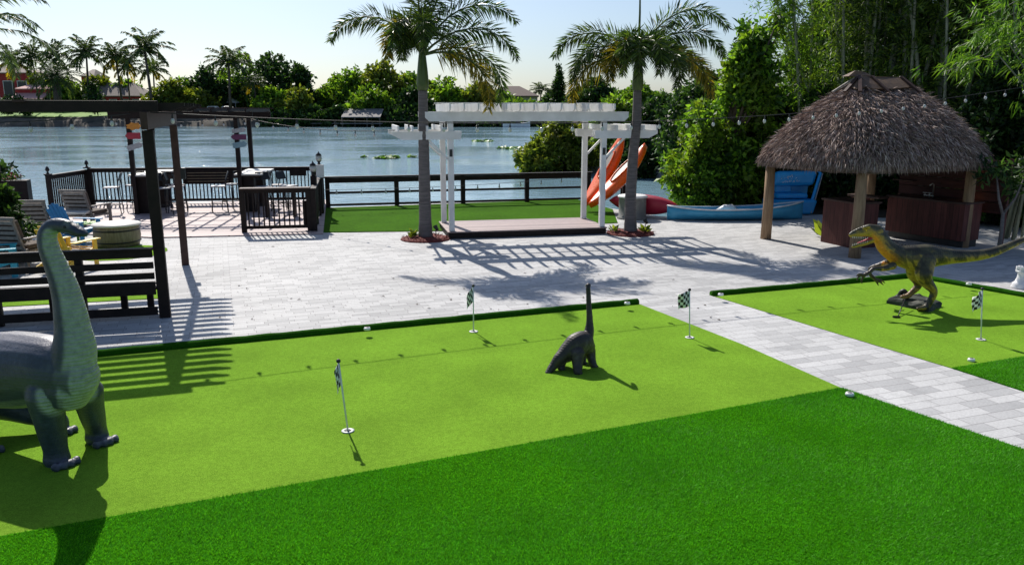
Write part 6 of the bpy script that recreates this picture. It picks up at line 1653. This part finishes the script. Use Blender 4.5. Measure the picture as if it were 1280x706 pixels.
# base: low rock plinth with prey shapes
M['rock'] = pm('painted dark rock', (0.035, 0.045, 0.03), (0.012, 0.014, 0.012), 14, 0.7, 0.8)
q0, q1_, q2_, q3_ = g(1109, 380), g(1160, 391), g(1176, 384), g(1126, 372)
ctr_ = (q0 + q1_ + q2_ + q3_) / 4; mb = MB(); n = 20; V = []; F = []
for z, s in ((0.0, 1.03), (0.06, 1.0), (0.10, 0.92), (0.13, 0.6)):
    for i in range(n):
        a = i / n * 4; k = int(a) % 4; u = a - int(a); c = [q0, q1_, q2_, q3_]; p = c[k].lerp(c[(k + 1) % 4], u); p = ctr_ + (p - ctr_) * s * random.uniform(0.95, 1.05); V.append((p.x, p.y, z * random.uniform(0.85, 1.15)))
for j in range(3):
    for i in range(n): F.append((j * n + i, j * n + (i + 1) % n, (j + 1) * n + (i + 1) % n, (j + 1) * n + i))
F.append(tuple(range(3 * n, 4 * n))); mb.add(V, F, False); mb.build('rock_base', M['rock'], t, True)
prey = []
chains = []
def pc(*a): chains.append([(at(x, y, q0.y + d), r * pr_) for (x, y, r, d) in a])
pc((1113, 375, 3.5, 0.1), (1124, 374, 6, 0.12), (1136, 374, 6.5, 0.15), (1147, 377, 5, 0.1), (1156, 381, 2, 0.05))
pc((1124, 373, 4, 0.1), (1126, 366, 3, 0.08), (1130, 363.5, 2.8, 0.05), (1134, 367, 2.2, 0.02))
pc((1144, 375, 3.5, 0.12), (1148, 369, 2.6, 0.1), (1153, 373, 2.2, 0.06), (1156, 380, 1.5, 0.04))
pc((1118, 373, 3, 0.05), (1112, 378, 2, -0.02))
pc((1133, 376, 3, 0), (1130, 384, 1.8, -0.08))
mp_ = fuse(chains, 0.01, 2, 'prey'); link_mesh(mp_, 'prey', M['black'], t, True)
a_, b_ = g(1130, 386), g(1122, 398)
t = thing('putter', 'thin dark putter lying on the right green by the raptor base', 'putter', b_)
mb = MB(); mb.tube([b_ + Vector((0, 0, 0.02)), a_ + Vector((0, 0, 0.16))], 0.008, 6); mb.build('shaft', M['metal_dark'], t, True)
mb = MB(); mb.box(b_ + Vector((-0.02, 0, 0.025)), (0.10, 0.03, 0.03)); mb.build('putter_head', M['metal_dark'], t, True)

# ================================================================ FLAGS, LIGHTS, ROOK
m, nt, b = new_mat('checkered flag')
v = mapping(nt, 'UV', (1, 1, 1)); ck = nt.nodes.new('ShaderNodeTexChecker'); ck.inputs['Scale'].default_value = 5.0
ck.inputs['Color1'].default_value = (0.012, 0.012, 0.012, 1); ck.inputs['Color2'].default_value = (0.75, 0.75, 0.75, 1); nt.links.new(v, ck.inputs[0])
nt.links.new(ck.outputs[0], b.inputs['Base Color']); b.inputs['Roughness'].default_value = 0.7; M['check'] = m
def flag(base, top, droop, spread, label, side=-1):
    """droop: how far the free edge hangs below, spread: how far it stands off the pole"""
    base = Vector(base); top = Vector(top)
    t = thing('golf_flag', label, 'golf flag', base, 0, 'checkered flags in the putting holes')
    mb = MB(); mb.lathe((0, 0, 0.013), [(0.034, 0.0), (0.060, 0.001), (0.062, 0.006), (0.036, 0.008), (0.034, 0.004)], 22); mb.build('cup_ring', M['cup'], t)
    mb = MB(); mb.lathe((0, 0, 0.013), [(0.001, 0.0042), (0.035, 0.0041), (0.035, 0.0045), (0.001, 0.0047)], 18); mb.build('hole', M['black'], t)
    d = top - base; mb = MB(); mb.tube([(0, 0, 0.01), d * 0.5, d], 0.0085, 8); mb.build('pole', M['gunwale'], t)
    mb = MB(); mb.lathe(tuple(d), [(0.004, -0.02), (0.02, -0.012), (0.021, 0.008), (0.006, 0.02)], 10); mb.build('knob', M['black'], t)
    nx, nz = 12, 10; V = []; F = []; UV = []
    H = 0.21; W = 0.22; dn = d.normalized()
    for i in range(nx + 1):
        s = i / nx
        for j in range(nz + 1):
            w_ = j / nz
            p = d - dn * (0.015 + H * w_)
            off = Vector((side * spread * W * s, 0.05 * math.sin(s * 7 + w_ * 2) * s + 0.03 * s, -droop * W * s * (0.65 + 0.35 * s)))
            V.append(p + off); UV.append((s, w_))
    for i in range(nx):
        for j in range(nz): a = i * (nz + 1) + j; F.append((a, a + 1, a + nz + 2, a + nz + 1))
    mb = MB(); mb.add(V, F, True); me = mb.mesh('flag_cloth'); uv = me.uv_layers.new(name='UVMap')
    for l in me.loops: uv.data[l.index].uv = UV[l.vertex_index]
    o = link_mesh(me, 'flag_cloth', M['check'], t); s_ = o.modifiers.new('thickness', 'SOLIDIFY'); s_.thickness = 0.004
    return t
f1 = g(435, 540); flag(f1, at(423, 451, f1.y - 0.02), 0.55, 0.25, 'checkered golf flag on a tilted pole nearest the camera')
f2 = g(592, 415.5); flag(f2, at(591.5, 357, f2.y), 0.55, 0.42, 'checkered golf flag by the curb left of the small dinosaur')
f3 = g(862, 423); flag(f3, at(862, 362, f3.y), 0.25, 0.62, 'checkered golf flag standing beside the paver path')
f4 = g(1226, 425.5); flag(f4, at(1228, 361, f4.y), 0.5, 0.35, 'checkered golf flag on the right green near the raptor')

def puck(px, py, z, label, r=0.05):
    c = g(px, py, z) + Vector((0, 0, 0.0))
    t = thing('ground_light', label, 'light', (c.x, c.y, z), 0, 'small round lights set in the turf')
    mb = MB(); mb.lathe((0, 0, 0), [(r, 0), (r, 0.02), (r * 0.85, 0.032), (r * 0.6, 0.034)], 18); mb.build('rim', M['resin_white'], t)
    mb = MB(); mb.lathe((0, 0, 0), [(r * 0.58, 0.0345), (r * 0.3, 0.040), (r * 0.05, 0.041)], 16); mb.build('lens', M['tank'], t)
puck(1062, 494, 0.03, 'round white light at the corner of the dark turf by the path', 0.045)
puck(1214, 451, 0.013, 'round white light below the flag on the right green', 0.042)
puck(459, 412, 0.10, 'round white light on the main curb far from its right end', 0.045)
puck(784, 380, 0.10, 'round white light at the right end of the main curb', 0.045)
puck(901, 369, 0.10, 'round white light at the left end of the raptor curb', 0.045)
puck(1211, 356, 0.10, 'round white light on the curb right of the raptor', 0.045)

rk = g(1276, 360)
t = thing('giant_chess_rook', 'white giant chess rook at the right edge', 'chess piece', rk)
mb = MB(); mb.lathe((0, 0, 0), [(0.15, 0), (0.155, 0.03), (0.14, 0.06), (0.145, 0.08), (0.11, 0.11), (0.082, 0.18), (0.078, 0.25), (0.085, 0.27), (0.11, 0.28), (0.112, 0.31)], 24); mb.build('body', M['resin_white'], t)
mb = MB()
for i in range(5):
    a = i * 1.2566 + 0.3; mb.box((0.085 * math.cos(a), 0.085 * math.sin(a), 0.345), (0.045, 0.065, 0.065), (0, 0, a))
mb.build('battlement', M['resin_white'], t, bevel=0.005)

def lights(a, b, sag, n, label, group='festoon string lights', first=0.5):
    a = Vector(a); b = Vector(b)
    t = thing('string_lights', label, 'string lights', a, 0, group)
    P = []
    m_ = 40
    for i in range(m_ + 1):
        s = i / m_; p = a.lerp(b, s); p.z -= sag * 4 * s * (1 - s); P.append(p - a)
    mb = MB(); mb.tube(P, 0.0065, 5); mb.build('wire', M['rope'], t)
    bm_ = None
    for i in range(n):
        s = (i + first) / n; p = a.lerp(b, s); p.z -= sag * 4 * s * (1 - s); p = p - a
        if bm_ is None:
            mb = MB(); mb.lathe((0, 0, 0), [(0.004, -0.145), (0.022, -0.131), (0.031, -0.105), (0.022, -0.078), (0.014, -0.068)], 10); bo = mb.build('bulb', M['bulb'], t); bm_ = bo.data
            mb = MB(); mb.lathe((0, 0, 0), [(0.014, -0.068), (0.015, -0.045), (0.010, -0.025), (0.006, 0.0)], 8); so = mb.build('socket', M['black'], bo)
            bo.location = p; bo['label'] = 'frosted bulb'
            del bo['label']
        else:
            o = bo.copy(); col.objects.link(o); parent_to(o, t); o.location = p
            o2 = so.copy(); col.objects.link(o2); parent_to(o2, o)
lights(PN + Vector((0.1, -0.1, 2.97)), (12.9, 18.3, 3.75), 0.5, 34, 'long string of bulbs crossing above the greens from pergola to bamboo')
lights(PN + ha * -4.4 + Vector((0.4, -0.1, 2.92)), PN + Vector((-0.1, -0.25, 2.95)), 0.10, 8, 'string of bulbs below the front beam of the near pergola')
lights(S1 + Vector((-0.6, -0.1, 2.74)), S2 + Vector((0.6, -0.1, 2.74)), 0.08, 7, 'string of bulbs under the smaller deck pergola')
lights(S2 + Vector((0.5, -0.1, 2.74)), aL + Vector((-1.0, 0.1, 2.56)), 0.14, 9, 'string of bulbs from deck pergola to the arbor')
lights(g(402, 268) + Vector((0.1, 0, 0.72)), g(738, 251) + Vector((0, -0.1, 0.86)), 0.10, 12, 'low string of bulbs along the waterside fence')
# fallen leaves on the pavers
rr = random.Random(11)
V = []; F = []
for i in range(46):
    px, py = rr.uniform(250, 900), rr.uniform(305, 400); c = g(px, py, 0.006); a = rr.uniform(0, 6.28); s = rr.uniform(0.02, 0.05); dx, dy = math.cos(a) * s, math.sin(a) * s; k = len(V)
    V += [(c.x - dx, c.y - dy, 0.006), (c.x - dy * 0.35, c.y + dx * 0.35, 0.018), (c.x + dx, c.y + dy, 0.008), (c.x + dy * 0.35, c.y - dx * 0.35, 0.014)]; F.append((k, k + 1, k + 2, k + 3))
mb = MB(); mb.add(V, F); o = mb.build('fallen_leaves', M['bark'], origin=(0, 15, 0)); tag(o, 'scattered dry leaves on the patio pavers', 'leaves', None, 'stuff')
